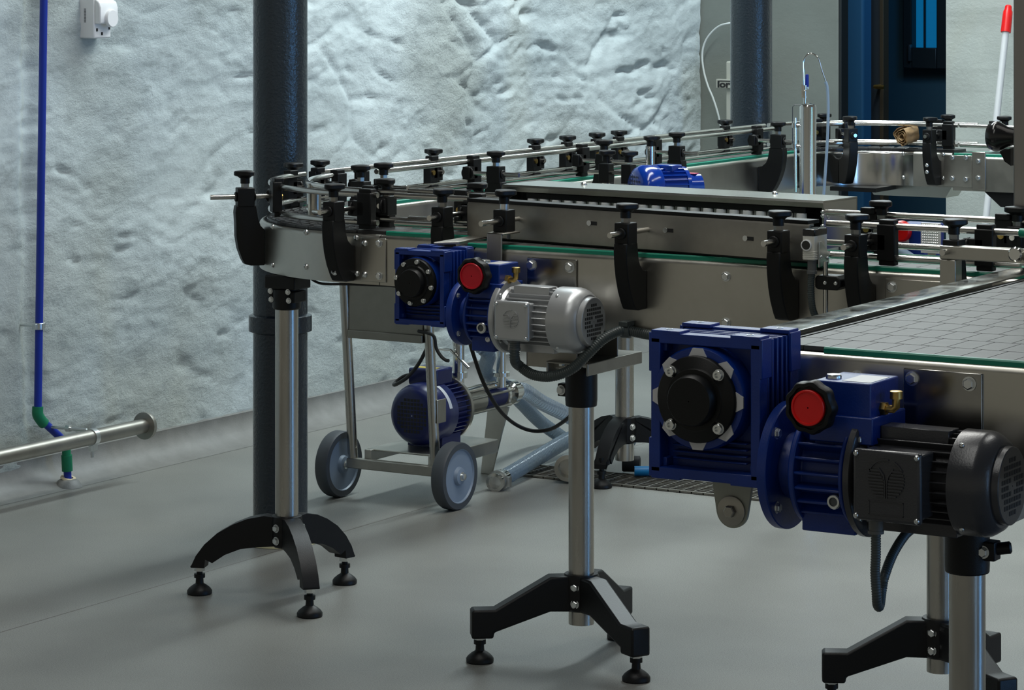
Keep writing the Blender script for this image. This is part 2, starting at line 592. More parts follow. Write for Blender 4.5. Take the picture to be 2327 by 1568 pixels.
# ================================================================== ROOM
def build_room():
    mb = MB()
    mb.add([(-5.2, 0.4, 0), (4.0, 0.4, 0), (4.0, 13.0, 0), (-5.2, 13.0, 0)], [(0, 1, 2, 3)])
    fl = mb.build('floor', 'floor', smooth=0)
    struct(fl)

    # stone wall along the left side, its rough face modelled
    WX = -4.80
    y0, y1, z0, z1 = 3.6, 9.34, 0.0, 1.75
    ny, nz = 560, 190
    vs, fs = [], []
    for j in range(nz + 1):
        z = z0 + (z1 - z0) * j / nz
        for i in range(ny + 1):
            y = y0 + (y1 - y0) * i / ny
            p = Vector((0.0, y, z))
            q = p + noise.noise_vector(Vector((2, y * 2.0, z * 2.8))) * 0.08
            k = max(0.0, min(1.0, (y - 6.4) / 1.3)) * max(0.12, min(1.0, (z - 0.25) / 0.5))   # barer stonework further along
            big = noise.noise(Vector((1, q.y * 1.4, q.z * 2.0))) * 0.022
            st = noise.voronoi(Vector((0, q.y * 2.1, q.z * 3.9)))[0]
            edge = min(0.11, st[1] - st[0]) / 0.11
            gate = max(0.0, min(1.0, 0.45 + 1.6 * noise.noise(Vector((6, q.y * 2.6, q.z * 3.1)))))
            stone = (edge ** 0.45 - 1.0) * 0.021 * k * gate
            mid = noise.fractal(Vector((4, q.y * 3.6, q.z * 9.0)), 0.9, 2.1, 5) * (0.0050 + 0.0030 * k)
            pit = noise.noise(Vector((11, q.y * 5.0, q.z * 17.0))) + 0.55 * noise.noise(Vector((13, q.y * 13, q.z * 41.0)))
            pit = -min(0.45, max(0.0, pit - 0.36)) * (0.022 + 0.014 * k)
            patch = max(0.0, min(1.0, 0.5 + 1.4 * noise.noise(Vector((17, y * 1.9, z * 3.3)))))
            fine = noise.fractal(Vector((9, q.y * 20, q.z * 46)), 0.8, 2.1, 5) * (0.0014 + 0.0030 * patch)
            h = big + stone + mid + pit + fine
            # shallow gully shaped to darken the wall like the blue pipe's shadow
            gy = y - 5.69 - 0.03 * noise.noise(Vector((0, 2, z * 3)))
            h -= 0.022 * math.exp(-(gy / 0.035) ** 2)
            h *= 0.35 + 0.65 * max(0.0, min(1.0, (9.34 - y) / 0.14))
            vs.append((WX + h, y, z))
    w = ny + 1
    for j in range(nz):
        for i in range(ny):
            fs.append((j * w + i, j * w + i + 1, (j + 1) * w + i + 1, (j + 1) * w + i))
    # close the block: end face and back
    mb = MB()
    mb.add(vs, fs)
    wall = mb.build('wall_left', 'stone', smooth=180)
    struct(wall)

    # coved skirting
    mb = MB()
    prof = [(0.0, 0.0)] + [(0.082 - 0.080 * math.sin(a), 0.082 - 0.082 * math.cos(a)) for a in [i * PI / 2 / 8 for i in range(9)]] + [(0.0, 0.086)]
    # outline: distance from wall face, height
    pts = [(0.0, 0.0), (0.085, 0.0)] + [(0.085 * (1 - math.sin(a)), 0.075 * (1 - math.cos(a))) for a in [i * PI / 2 / 8 for i in range(1, 8)]] + [(0.004, 0.075), (-0.03, 0.078), (-0.03, 0.0)]
    mb.prism([(a, b) for a, b in pts], (-4.795, 6.5, 0.0005), (1, 0, 0), (0, 0, 1), 5.7)
    struct(mb.build('baseboard_left', 'cove', smooth=60))

    # far end of the room
    FY = 9.35
    mb = MB()
    mb.box((-5.2, FY, 0), (-4.266, FY + 0.05, 2.6))
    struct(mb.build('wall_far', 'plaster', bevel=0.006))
    # splayed soffit of the opening reaches over this wall
    mb = MB()
    n = 60
    vs, fs = [], []
    for j in range(41):
        z = 2.6 * j / 40
        for i in range(n + 1):
            x = -3.864 + 1.9 * i / n
            hh = noise.fractal(Vector((x * 9, 3, z * 11)), 0.9, 2.1, 4) * 0.006 + noise.noise(Vector((x * 3, 8, z * 3))) * 0.008
            if i == 0:
                hh = 0
            vs.append((x, FY - 0.002 - hh, z))
    for j in range(40):
        for i in range(n):
            a = j * (n + 1) + i
            fs.append((a, a + 1, a + n + 2, a + n + 1))
    mb.add(vs, fs)
    mb.box((-3.864, FY + 0.012, 0), (-1.964, FY + 0.30, 2.6))
    struct(mb.build('wall_far_right', 'far_plaster', smooth=60))

    # the dark room beyond the opening
    mb = MB()
    mb.box((-5.2, 11.6, 0), (-2.2, 11.7, 2.6))
    struct(mb.build('wall_beyond', 'dark_room', smooth=0))
    mb = MB()
    mb.box((-5.25, 9.65, 0), (-5.15, 11.7, 2.6))
    struct(mb.build('wall_beyond_left', 'dark_room', smooth=0))
    mb = MB()
    mb.box((-2.2, 9.65, 0), (-2.1, 11.7, 2.6))
    struct(mb.build('wall_beyond_right', 'dark_room', smooth=0))
    mb = MB()
    mb.box((-5.25, 9.35, 2.6), (-1.9, 11.8, 2.7))
    struct(mb.build('ceiling_beyond', 'dark_room', smooth=0))

    MB().box((-4.2655, FY + 0.002, 0), (-4.255, FY + 0.06, 2.59)).build('trim_2', 'dark_frame', bevel=0.002)['kind'] = 'structure'
    # doorway strip, the blue glow put into its colour, and an open door leaf
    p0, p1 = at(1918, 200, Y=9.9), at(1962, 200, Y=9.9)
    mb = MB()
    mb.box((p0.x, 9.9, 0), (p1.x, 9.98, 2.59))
    struct(mb.build('trim_1', 'blue_glow_strip', bevel=0.01))
    a, b = at(1966, 200, Y=10.1), at(2001, 200, Y=10.1)
    d = tag(MB().box((a.x, 10.1, 0.01), (b.x, 10.14, 2.1)).build('door_1', 'dark_door', bevel=0.004, origin=(a.x, 10.1, 0.0)), 'dark door leaf standing ajar in the dark room beyond the opening', 'door', kind='structure')
    e0 = at(2002, 200, Y=10.1)
    MB().box((b.x - 0.002, 10.095, 0.01), (e0.x + 0.012, 10.145, 2.1)).build('door_edge', 'door_edge', d, bevel=0.002)
    h = at(2017, 197, Y=10.08)
    m2 = MB()
    m2.tube([(b.x, 10.1, h.z), (b.x, 10.05, h.z), (h.x, 10.05, h.z)], 0.008, 10)
    m2.build('door_handle', 'brass', d)

    # window in the wall beyond
    yb = 11.56
    L, R = at(2062, 50, Y=yb).x, at(2190, 50, Y=yb).x
    zb = at(2100, 155, Y=yb).z
    gl, gr = at(2082, 50, Y=yb).x, at(2138, 50, Y=yb).x
    gz = at(2100, 108, Y=yb).z
    m3 = MB()
    m3.box((L, yb - 0.05, zb), (gl, yb + 0.03, 2.5))
    m3.box((gr, yb - 0.05, zb), (R, yb + 0.03, 2.5))
    m3.box((gl, yb - 0.05, zb), (gr, yb + 0.03, gz))
    m3.box((gl, yb - 0.05, 2.3), (gr, yb + 0.03, 2.5))
    wf = m3.build('window_1', 'dark_frame', bevel=0.004, origin=(L, yb, zb))
    struct(wf)
    MB().box((gl, yb, gz), (gr, yb + 0.01, 2.3)).build('window_pane', 'pane', wf)
    m4 = MB()
    for xx, wd in ((2101, 4), (2132, 5)):
        c = at(xx, 50, Y=yb - 0.03)
        m4.box((c.x - wd * 0.0007, yb - 0.035, gz), (c.x + wd * 0.0007, yb - 0.02, 2.3))
    m4.build('window_bars', 'dark_frame', wf)
    hl = at(2068, 120, Y=yb - 0.06)
    MB().box((hl.x - 0.006, yb - 0.07, hl.z - 0.035), (hl.x + 0.006, yb - 0.05, hl.z + 0.035)).build('window_handle', 'dark_metal', wf, bevel=0.002)


def build_columns():
    # columns
    def column(x, y, r, label, collar):
        t = thing('column', label, 'column', (x, y, 0), 'round painted columns')
        mb = MB()
        mb.lathe([(r, 0.0), (r, 2.6)], (x, y, 0), (0, 0, 1), 48)
        mb.build('shaft', 'column', t)
        if collar:
            z0, z1 = collar
            mb = MB()
            mb.lathe([(r + 0.001, z0), (r + 0.010, z0 + 0.004), (r + 0.010, z1 - 0.004), (r + 0.001, z1)], (x, y, 0), (0, 0, 1), 48)
            for a in (0.55, 0.55 + PI):
                dx, dy = math.cos(a - YAW - 0.6), math.sin(a - YAW - 0.6)
                c = Vector((x + dx * (r + 0.013), y + dy * (r + 0.013), (z0 + z1) / 2))
                Rz = Matrix.Rotation(a - YAW - 0.6, 3, 'Z')
                mb.box(c - Vector((0.012, 0.012, (z1 - z0) / 2)), c + Vector((0.004, 0.012, (z1 - z0) / 2)), R=Rz)
            mb.build('collar', 'column', t)
        mb = MB()
        mb.lathe([(r + 0.022, 0.0008), (r + 0.018, 0.002), (r, 0.004)], (x, y, 0), (0, 0, 1), 40, caps=False)
        mb.build('base_sealant', 'stain', t)
    c1 = at(637, 700, d=6.66)
    z1 = at(637, 712, d=6.66).z
    z0 = at(637, 755, d=6.66).z
    column(c1.x, c1.y, 0.0617, 'dark blue-grey round column with a collar, beside the curved conveyor', (z0, z1))
    c2 = at(1707, 300, d=8.67)
    column(c2.x, c2.y, 0.0617, 'dark blue-grey round column in front of the pale box marked lor', None)


def build_wall_fittings():
    # blue water pipe on the stone wall
    P0, P1, P2 = at(100, -40, X=-4.752), at(86, 935, X=-4.752), at(89, 950, X=-4.752)
    t = thing('water_pipe', 'thin blue water pipe with green fittings running down the stone wall', 'pipe', (P1.x, P1.y, 0.0))
    r = 0.0098
    Q = at(133, 990, X=-4.738)
    W = at(155, 1086, X=-4.735)
    MB().tube([P0, P1], r, 14).build('upper_run', 'pipe_blue', t)
    MB().tube([P2, Q, at(148, 1003, X=-4.736)], r, 14).build('offset_run', 'pipe_blue', t)
    MB().tube([at(153, 1065, X=-4.735), (W.x, W.y, -0.01)], r, 14).build('lower_run', 'pipe_blue', t)
    mb = MB()
    mb.tube(smooth_path([P1 + Vector((0, 0, 0.012)), P1 - Vector((0, 0, 0.008)), at(95, 957, X=-4.75), at(101, 963, X=-4.748)], 4), r + 0.0042, 16)
    mb.build('elbow', 'green_pipe', t)
    mb = MB()
    a, b, c = at(150, 1006, X=-4.735), at(151.5, 1034, X=-4.735), at(153, 1070, X=-4.735)
    mb.lathe([(r + 0.0015, 0), (r + 0.0015, (a - b).length), (r + 0.004, (a - b).length), (r + 0.004, (a - c).length)], a, c - a, 18)
    mb.build('coupling', 'green_pipe', t)
    zz = 0.038
    g = at(158, 1087, Z=zz)
    mb = MB()
    mb.lathe([(0.012, 0), (0.012, 0.004), (0.019, 0.004), (0.0205, 0.0)], (W.x, W.y, W.z - 0.002), (0.25, 0, 1), 28)
    mb.build('floor_ring', 'cream', t)
    MB().lathe([(0.036, 0.0005), (0.026, W.z - 0.006), (0.019, W.z - 0.002)], (W.x, W.y, 0), (0, 0, 1), 24).build('sealant_pad', 'cove', t)
    k = at(88, 741, X=-4.752)
    mb = MB()
    mb.lathe([(r + 0.0005, -0.008), (r + 0.004, -0.008), (r + 0.004, 0.008), (r + 0.0005, 0.008)], k, (0, 0, 1), 20)
    mb.box(k + Vector((-0.006, 0.011, -0.007)), k + Vector((0.006, 0.019, 0.007)))
    mb.box(k + Vector((-0.006, -0.019, -0.007)), k + Vector((0.006, -0.011, 0.007)))
    mb.cyl(k + Vector((-0.06, -0.004, 0)), k + Vector((-0.012, -0.004, 0)), 0.0035, n=10)
    mb.build('pipe_clamp', 'zinc', t, bevel=0.001)

    # room thermostat
    c = at(236, 40, X=-4.755)
    s = 7.35 / FOC
    t = thing('thermostat', 'white room thermostat with a round dial high on the stone wall', 'thermostat', (-4.80, c.y, c.z - 0.06))
    hw = 0.036
    za, zm, zb = at(236, 87, X=-4.755).z, at(236, 54, X=-4.755).z, at(236, -6, X=-4.755).z
    mb = MB()
    mb.box((-4.815, c.y - hw, za), (-4.757, c.y + hw - 0.004, zb))
    mb.build('base_plate', 'white', t, bevel=0.004)
    mb = MB()
    out = [(0, 0), (0.016, 0.0), (0.019, 0.006), (0.019, 0.042), (0.014, 0.056), (0.0, 0.064)]
    mb.prism(out, (-4.757, c.y + 0.001, zm), (1, 0, 0), (0, 0, 1), 2 * hw)
    mb.build('cover', 'white', t, bevel=0.003)
    dz = at(240, 42, X=-4.74).z
    mb = MB()
    mb.lathe([(0.0225, 0), (0.0225, 0.008), (0.021, 0.010)], (-4.738, c.y + 0.004, dz), (1, 0, 0), 32)
    mb.build('dial', 'white', t)
    mb = MB()
    for dy, dzz in ((-0.026, 0.022), (-0.006, 0.012), (0.024, 0.026)):
        mb.box((-4.757, c.y + dy - 0.003, za + dzz - 0.004), (-4.7555, c.y + dy + 0.003, za + dzz + 0.004))
    for i in range(12):
        mb.box((-4.79, c.y - hw - 0.0004, zm + 0.004 + i * 0.003), (-4.784, c.y - hw + 0.001, zm + 0.0055 + i * 0.003))
    mb.build('openings', 'ink', t)

    # capped steel pipe stub along the foot of the wall
    A, B = at(-60, 1050, X=-4.62), at(332, 972, X=-4.62)
    zc = at(165, 1003, X=-4.62).z
    A.z = B.z = zc
    t = thing('steel_pipe', 'stainless pipe stub with an end flange along the foot of the wall', 'pipe', (A.x, A.y, 0))
    mb = MB()
    mb.cyl(A, B, 0.0185, n=28)
    mb.build('tube', 'steel_dull', t)
    mb = MB()
    mb.lathe([(0.022, -0.010), (0.0345, -0.010), (0.0345, 0.0), (0.033, 0.003), (0.022, 0.003)], B, (0, 1, 0), 32)
    mb.build('end_flange', 'steel_dull', t)
    k = at(210, 994, X=-4.62)
    k.z = zc
    mb = MB()
    mb.lathe([(0.0187, -0.008), (0.021, -0.008), (0.021, 0.008), (0.0187, 0.008)], k, (0, 1, 0), 24)
    mb.box(k + Vector((-0.003, -0.012, -0.034)), k + Vector((0.004, 0.016, -0.020)))
    mb.cyl(k + Vector((-0.17, -0.02, 0.018)), k + Vector((-0.012, -0.008, 0.018)), 0.004, n=10)
    mb.cyl(k + Vector((0.0, 0, -0.05)), k + Vector((0.0, 0, -0.020)), 0.0045, n=10)
    mb.lathe([(0.009, 0), (0.009, 0.012)], k + Vector((-0.06, -0.012, 0.018)), (-1, 0, 0), 6)
    mb.build('pipe_clamp', 'zinc', t)
    for q, nm in ((k + Vector((0, 0, -0.06)), 'pipe_foot'), (Vector((A.x, A.y + 0.35, zc)), 'pipe_foot')):
        MB().cyl((q.x, q.y, 0.0), (q.x, q.y, zc - 0.019), 0.006, n=10).build('pipe_foot', 'steel_dull', t) if nm == 'pipe_foot' and q.y < 5.2 else None

    # thin white cable looped on the far wall and the carton below it
    FY = 9.30
    pts = [at(x, y, Y=FY) for x, y in ((1675, 52), (1656, 53), (1630, 62), (1606, 88), (1596, 120), (1599, 160), (1609, 196), (1620, 222), (1632, 260), (1640, 300))]
    pts[0].y = pts[0].y + 0.05
    tag(MB().tube(smooth_path(pts, 6), 0.0036, 8).build('cable', 'white_tube', origin=(pts[-1].x, FY, pts[-1].z)), 'thin white cable looped against the far wall beside the second column', 'cable')

    a, b = at(1633, 200, Y=9.1), at(1755, 200, Y=9.1)
    zt = at(1650, 90, Y=9.1).z
    # carton hides behind the column, printed band at its edge
    t = thing('storage_box', 'pale box printed with dark letters lor, half hidden by the second column', 'box', ((a.x + b.x) / 2, 9.2, 0))
    e = at(1649, 200, Y=9.1)
    mb = MB()
    zt2 = at(1650, 142, Y=9.1).z
    mb.box((e.x, 9.1, 0.0), (at(1688, 200, Y=9.1).x, 9.30, at(1650, 139, Y=9.1).z))
    mb.build('body', 'carton', t, bevel=0.006)
    mb = MB()
    mb.box((at(1629, 200, Y=9.09).x, 9.085, at(1650, 200, Y=9.09).z), (at(1688, 200, Y=9.1).x, 9.10, at(1650, 180, Y=9.09).z))
    mb.build('printed_band', 'carton', t, bevel=0.001)
    fc = bpy.data.curves.new('lettering', 'FONT')
    fc.body = 'lor'
    fc.size = 0.0315
    fc.extrude = 0.0006
    fc.offset = 0.0012
    fo = bpy.data.objects.new('lettering_curve', fc)
    COL.objects.link(fo)
    dg = bpy.context.evaluated_depsgraph_get()
    me = bpy.data.meshes.new_from_object(fo.evaluated_get(dg))
    bpy.data.objects.remove(fo)
    me.materials.clear()
    me.materials.append(M['ink'])
    lo = bpy.data.objects.new('lettering', me)
    COL.objects.link(lo)
    lo.parent = t
    s = at(1630, 198, Y=9.084)
    w0 = max(v.co.x for v in me.vertices) - min(v.co.x for v in me.vertices)
    w1 = (at(1659, 198, Y=9.084).x - s.x)
    lo.location = s - ROOT[t]
    lo.rotation_euler = (PI / 2, 0, 0)
    lo.scale = (w1 / w0, 1, 1)
    mb = MB()
    u0, u1 = at(1635, 183, Y=9.084), at(1662, 185.5, Y=9.084)
    mb.box((u0.x, 9.083, u1.z), (u1.x + 0.02, 9.0855, u0.z))
    mb.build('printed_bar', 'ink', t)

    # mop handle leaning on the far wall
    T = at(2292, 12, Y=9.27)
    Bm = at(2234, 555, Y=9.05)
    dirv = (Bm - T).normalized()
    foot = T + dirv * ((T.z - 0.012) / -dirv.z)
    t = thing('mop_handle', 'grey-white pole with a red grip leaning on the far wall', 'pole', foot)
    g0 = at(2286, 75, Y=9.27)
    k = T + dirv * ((g0 - T).length)
    MB().cyl(k, foot, 0.0115, n=16).build('pole', 'handle', t)
    Lg = (k - T).length
    mb = MB()
    mb.lathe([(0.008, 0), (0.0115, 0.004), (0.0125, 0.016), (0.016, 0.022), (0.0168, Lg * 0.5), (0.0172, Lg)], T, dirv, 20)
    mb.build('grip', 'red', t)

    # floor drain with a mesh cover
    g0, g1 = at(1150, 1080, Z=0.0), at(1800, 1143, Z=0.0)
    xa, xb, ya, yb = -3.87, -3.02, 6.465, 6.615
    t = thing('drain_grate', 'long steel mesh drain cover set into the grey floor', 'grate', ((xa + xb) / 2, (ya + yb) / 2, 0))
    MB().box((xa, ya, 0.0005), (xb, yb, 0.0015)).build('channel', 'void', t)
    mb = MB()
    for (x0, y0, x1, y1) in ((xa, ya, xb, ya + 0.006), (xa, yb - 0.006, xb, yb), (xa, ya, xa + 0.006, yb), (xb - 0.006, ya, xb, yb)):
        mb.box((x0, y0, 0.0015), (x1, y1, 0.006))
    mb.build('rim', 'grate', t)
    mb = MB()
    n = 26
    for i in range(1, n):
        x = xa + (xb - xa) * i / n
        mb.box((x - 0.0016, ya, 0.0015), (x + 0.0016, yb, 0.0055))
    for i in range(1, 8):
        y = ya + (yb - ya) * i / 8
        mb.box((xa, y - 0.0012, 0.0015), (xb, y + 0.0012, 0.0042))
    mb.build('mesh_bars', 'grate', t)

# ================================================================== CONVEYORS
ZT = 0.768          # top of the rolled side plates


class Run:
    """straight run: s along, o inward from the near side plate, z up"""

    def __init__(self, x, y, d, inward):
        self.p = Vector((x, y, 0))
        self.d = Vector((*d, 0))
        self.n = Vector((*inward, 0))

    def __call__(self, s, o, z):
        p = self.p + self.d * s + self.n * o
        return Vector((p.x, p.y, z))

    def slab(self, mb, s0, s1, prof):
        a = [self(s0, o, z) for o, z in prof]
        b = [self(s1, o, z) for o, z in prof]
        k = len(prof)
        mb.add(a + b, [tuple(range(k)), tuple(reversed(range(k, 2 * k)))] + [(i, k + i, k + (i + 1) % k, (i + 1) % k) for i in range(k)])

    def brick(self, mb, s0, s1, o0, o1, z0, z1):
        self.slab(mb, s0, s1, [(o0, z0), (o1, z0), (o1, z1), (o0, z1)])


def side_profile(zb, zt, flip=0.0, w=0.0):
    P = [(0.0, zb), (0.0, zt - 0.0095)] + [(0.0095 - 0.0095 * math.cos(a), zt - 0.0095 + 0.0095 * math.sin(a)) for a in [PI / 2 * i / 7 for i in range(1, 8)]] + [(0.0135, zt), (0.0135, zt - 0.003), (0.0095, zt - 0.003), (0.0055, zt - 0.006), (0.003, zt - 0.0105), (0.003, zb + 0.003), (0.02, zb + 0.003), (0.02, zb)]
    if flip:
        P = [(w - o, z) for o, z in P]
    return P


def straight(T, run, s0, s1, width, zb, zt=ZT, chain_mat='chain', rows=1, strip0=None, chain0=None, chain1=None, pitch=0.0381, far_plate=True, phase=0.0, strips=True):
    mb = MB()
    run.slab(mb, s0, s1, side_profile(zb, zt))
    mb.build('side_plate', 'steel', T, smooth=50)
    if far_plate:
        mb = MB()
        run.slab(mb, s0, s1, side_profile(zb, zt, 1, width))
        mb.build('side_plate', 'steel', T, smooth=50)
    if strips:
        for o0 in (0.0095, width - 0.0195):
            mb = MB()
            run.slab(mb, (strip0 if strip0 is not None else s0), s1, [(o0, zt), (o0 + 0.010, zt), (o0 + 0.010, zt + 0.006), (o0 + 0.008, zt + 0.008), (o0 + 0.002, zt + 0.008), (o0, zt + 0.006)])
            mb.build('wear_strip', 'green', T, smooth=30)
    c0 = s0 if chain0 is None else chain0
    c1 = s1 if chain1 is None else chain1
    mb = MB()
    o0, o1 = 0.021, width - 0.021
    rw = (o1 - o0) / rows
    for r in range(rows):
        s = c0 - pitch * (((r * 0.37) % 1.0) if rows > 1 else 0.0) - pitch * phase
        a0, a1 = o0 + r * rw + 0.0014, o0 + (r + 1) * rw - 0.0014
        while s < c1:
            x0, x1 = max(c0, s), min(c1, s + pitch - 0.0014)
            if x1 > x0 + 0.0015:
                m0, m1 = a0 + (a1 - a0) * 0.36, a0 + (a1 - a0) * 0.64
                z0, z1 = zt + 0.0005, zt + 0.0068
                if rows == 1 and x1 - x0 > pitch * 0.6 and x0 - c0 > 0.012:
                    # plate with the hinge tongue reaching into its neighbour
                    run.brick(mb, x0, x1, a0, a1, z0, z1)
                    run.brick(mb, x0 - 0.009, x0 - 0.0002, m0, m1, z0, z1 + 0.0003)
                else:
                    run.brick(mb, x0, x1, a0, a1, z0, z1)
            s += pitch
    mb.build('slat_chain', chain_mat, T, smooth=0)
    mb = MB()
    run.brick(mb, c0 + 0.004, c1 - 0.002, 0.019, width - 0.019, zt - 0.03, zt - 0.0003)
    mb.build('chain_bed', 'black', T)
    return T


def arc_pts(c, r, a0, a1, n):
    return [Vector((c[0] + r * math.cos(a0 + (a1 - a0) * i / n), c[1] + r * math.sin(a0 + (a1 - a0) * i / n), 0)) for i in range(n + 1)]


def arc_slab(mb, c, a0, a1, prof, n=36):
    """prof: closed outline of (radius, z)"""
    k = len(prof)
    vs, fs = [], []
    for i in range(n + 1):
        a = a0 + (a1 - a0) * i / n
        for r, z in prof:
            vs.append((c[0] + r * math.cos(a), c[1] + r * math.sin(a), z))
    for i in range(n):
        for q in range(k):
            q2 = (q + 1) % k
            fs.append((i * k + q, (i + 1) * k + q, (i + 1) * k + q2, i * k + q2))
    fs.append(tuple(range(k)))
    fs.append(tuple(reversed(range(n * k, (n + 1) * k))))
    mb.add(vs, fs)


def curve_conv(T, c, ri, ro, a0, a1, zb, zt=ZT, plate_mat='steel'):
    P = [(o, z) for o, z in side_profile(zb, zt)]
    mb = MB()
    arc_slab(mb, c, a0, a1, [(ro - o, z) for o, z in P])
    mb.build('outer_side_plate', plate_mat, T, smooth=50)
    mb = MB()
    arc_slab(mb, c, a0, a1, [(ri + o, z) for o, z in P])
    mb.build('inner_side_plate', plate_mat, T, smooth=50)
    mb = MB()
    arc_slab(mb, c, a0, a1, [(ri + 0.010, zt - 0.028), (ro - 0.010, zt - 0.028), (ro - 0.010, zt + 0.0003), (ri + 0.010, zt + 0.0003)])
    mb.build('chain_bed', 'black', T)
    mb = MB()
    n = max(6, int(abs(a1 - a0) * (ri + ro) / 2 / 0.0381))
    st = (a1 - a0) / n
    for i in range(n):
        b0, b1 = a0 + st * i, a0 + st * (i + 0.965)
        arc_slab(mb, c, b0, b1, [(ri + 0.019, zt + 0.0005), (ro - 0.016, zt + 0.0005), (ro - 0.016, zt + 0.006), (ri + 0.019, zt + 0.006)], 3)
        for q in range(4):                                   # slits between the finger links
            r0 = ri + 0.03 + q * 0.02
            arc_slab(mb, c, b0 + st * 0.12, b0 + st * 0.84, [(r0, zt + 0.006), (r0 + 0.011, zt + 0.006), (r0 + 0.010, zt + 0.0074), (r0 + 0.001, zt + 0.0074)], 2)
    mb.build('slat_chain', 'chain_dark', T, smooth=0)


# --------------------------------------------------- guide rail brackets
def knob_fn(t):
    return 1.0 + 0.16 * math.cos(3 * t)


def mk_knob(mb, z=0.845, ph=0.0):
    mb.lathe([(0.0100, z), (0.0100, z + 0.014)], (0, 0, 0), (0, 0, 1), 18)
    mb.lathe([(0.0098, z + 0.011), (0.0135, z + 0.0145), (0.0190, z + 0.0165), (0.0205, z + 0.0180), (0.0205, z + 0.0245), (0.0190, z + 0.0262), (0.0085, z + 0.0275)], (0, 0, 0), (0, 0, 1), 36, rfun=knob_fn, ph=ph)


ARM = [(0.078, 0.800), (0.080, 0.786), (0.078, 0.762), (0.073, 0.736), (0.064, 0.710), (0.052, 0.688), (0.044, 0.677), (0.030, 0.674), (0.0015, 0.674), (0.0015, 0.745),
       (0.014, 0.748), (0.025, 0.757), (0.031, 0.770), (0.034, 0.786), (0.036, 0.800)]


def bracket(T, p, out, kind='arm', dz=0.0, o=0.057, rod=(0.118, -0.045), clamp=True, spin=0.0, rail_o=-0.022, osc=1.0):
    """p: foot on the side plate; out: outward direction (dx, dy)"""
    ang = math.atan2(out[1], out[0]) + PI / 2
    m = Matrix.Translation(Vector((p[0], p[1], dz))) @ Matrix.Rotation(ang, 4, 'Z')

    def arm(mb):
        k = 0.057 * (1 - osc)
        mb.prism([(max(0.0015, q - k * min(1.0, max(0.0, (w - 0.674) / 0.09))), w) for q, w in ARM], (0, 0, 0), (0, -1, 0), (0, 0, 1), 0.027)
        mb.box((-0.0145, -0.075 + k, 0.797), (0.0145, -0.039 + k, 0.837))
        for y, s in ((-0.075 + k, -1), (-0.039 + k, 1)):
            mb.lathe([(0.0105, 0), (0.0105, 0.004)], (0, y, 0.818), (0, s, 0), 18)

    def post(mb):
        mb.box((-0.013, -0.003, 0.735), (0.013, 0.022, 0.80))
        mb.box((-0.0145, -0.006, 0.797), (0.0145, 0.030, 0.837))

    oo = o * osc if kind == 'arm' else -0.012
    if kind == 'arm':
        b = stamp('rail_bracket', 'bracket_arm%.2f' % osc, arm, 'black', T, m, bevel=0.0025)
    else:
        b = stamp('rail_bracket', 'bracket_post', post, 'black', T, m, bevel=0.002)
    kk = stamp('knob', 'knob_%s_%.2f' % (kind, spin), lambda mb: mk_knob(mb, 0.0, spin), 'black', b, None)
    kk.location = (0, -oo, 0.8455)
    kc = stamp('collar', 'collar', lambda mb: mb.lathe([(0.0085, 0), (0.0085, 0.0095)], (0, 0, 0), (0, 0, 1), 6), 'steel_dull', b, None)
    kc.location = (0, -oo, 0.8365)
    r0, r1 = rod if kind == 'arm' else (0.02, -0.05)
    if kind == 'post':
        r0, r1 = 0.004, -0.040
    stamp('rod', 'rod_%.3f_%.3f' % (r0, r1), lambda mb: mb.cyl((0, -r0, 0.818), (0, -r1, 0.818), 0.0053, n=14), 'steel_rod', b, None)
    if clamp:
        ro = rail_o if kind == 'arm' else rail_o
        cx = 0.027

        def clampf(mb):
            y0, y1 = -ro - 0.013, -ro + 0.007
            mb.box((cx - 0.017, y0, 0.786), (cx + 0.017, y1, 0.850))
            mb.box((cx - 0.015, y0 + 0.004, 0.777), (cx + 0.015, y1 + 0.004, 0.790))
            mb.box((cx - 0.015, y0 + 0.004, 0.846), (cx + 0.015, y1 + 0.004, 0.858))
            mb.box((-0.012, y0, 0.803), (cx, y1, 0.833))
            mb.lathe([(0.0165, 0), (0.0165, 0.006)], (cx - 0.028, (y0 + y1) / 2, 0.818), (-1, 0, 0), 20)
        stamp('rail_clamp', 'clamp_%s_%.3f' % (kind, ro), clampf, 'black', b, None, bevel=0.002)

        def clampbolt(mb):
            mb.lathe([(0.006, 0), (0.006, 0.003)], (cx + 0.004, -ro + 0.007, 0.818), (0, 1, 0), 12)
        stamp('clamp_bolt', 'clampbolt_%s_%.3f' % (kind, ro), clampbolt, 'brass', b, None)
    return b


def rail(T, pts, r=0.0060, mat='steel_rod', name='guide_rail'):
    return MB().tube(pts, r, 12).build(name, mat, T, smooth=60)


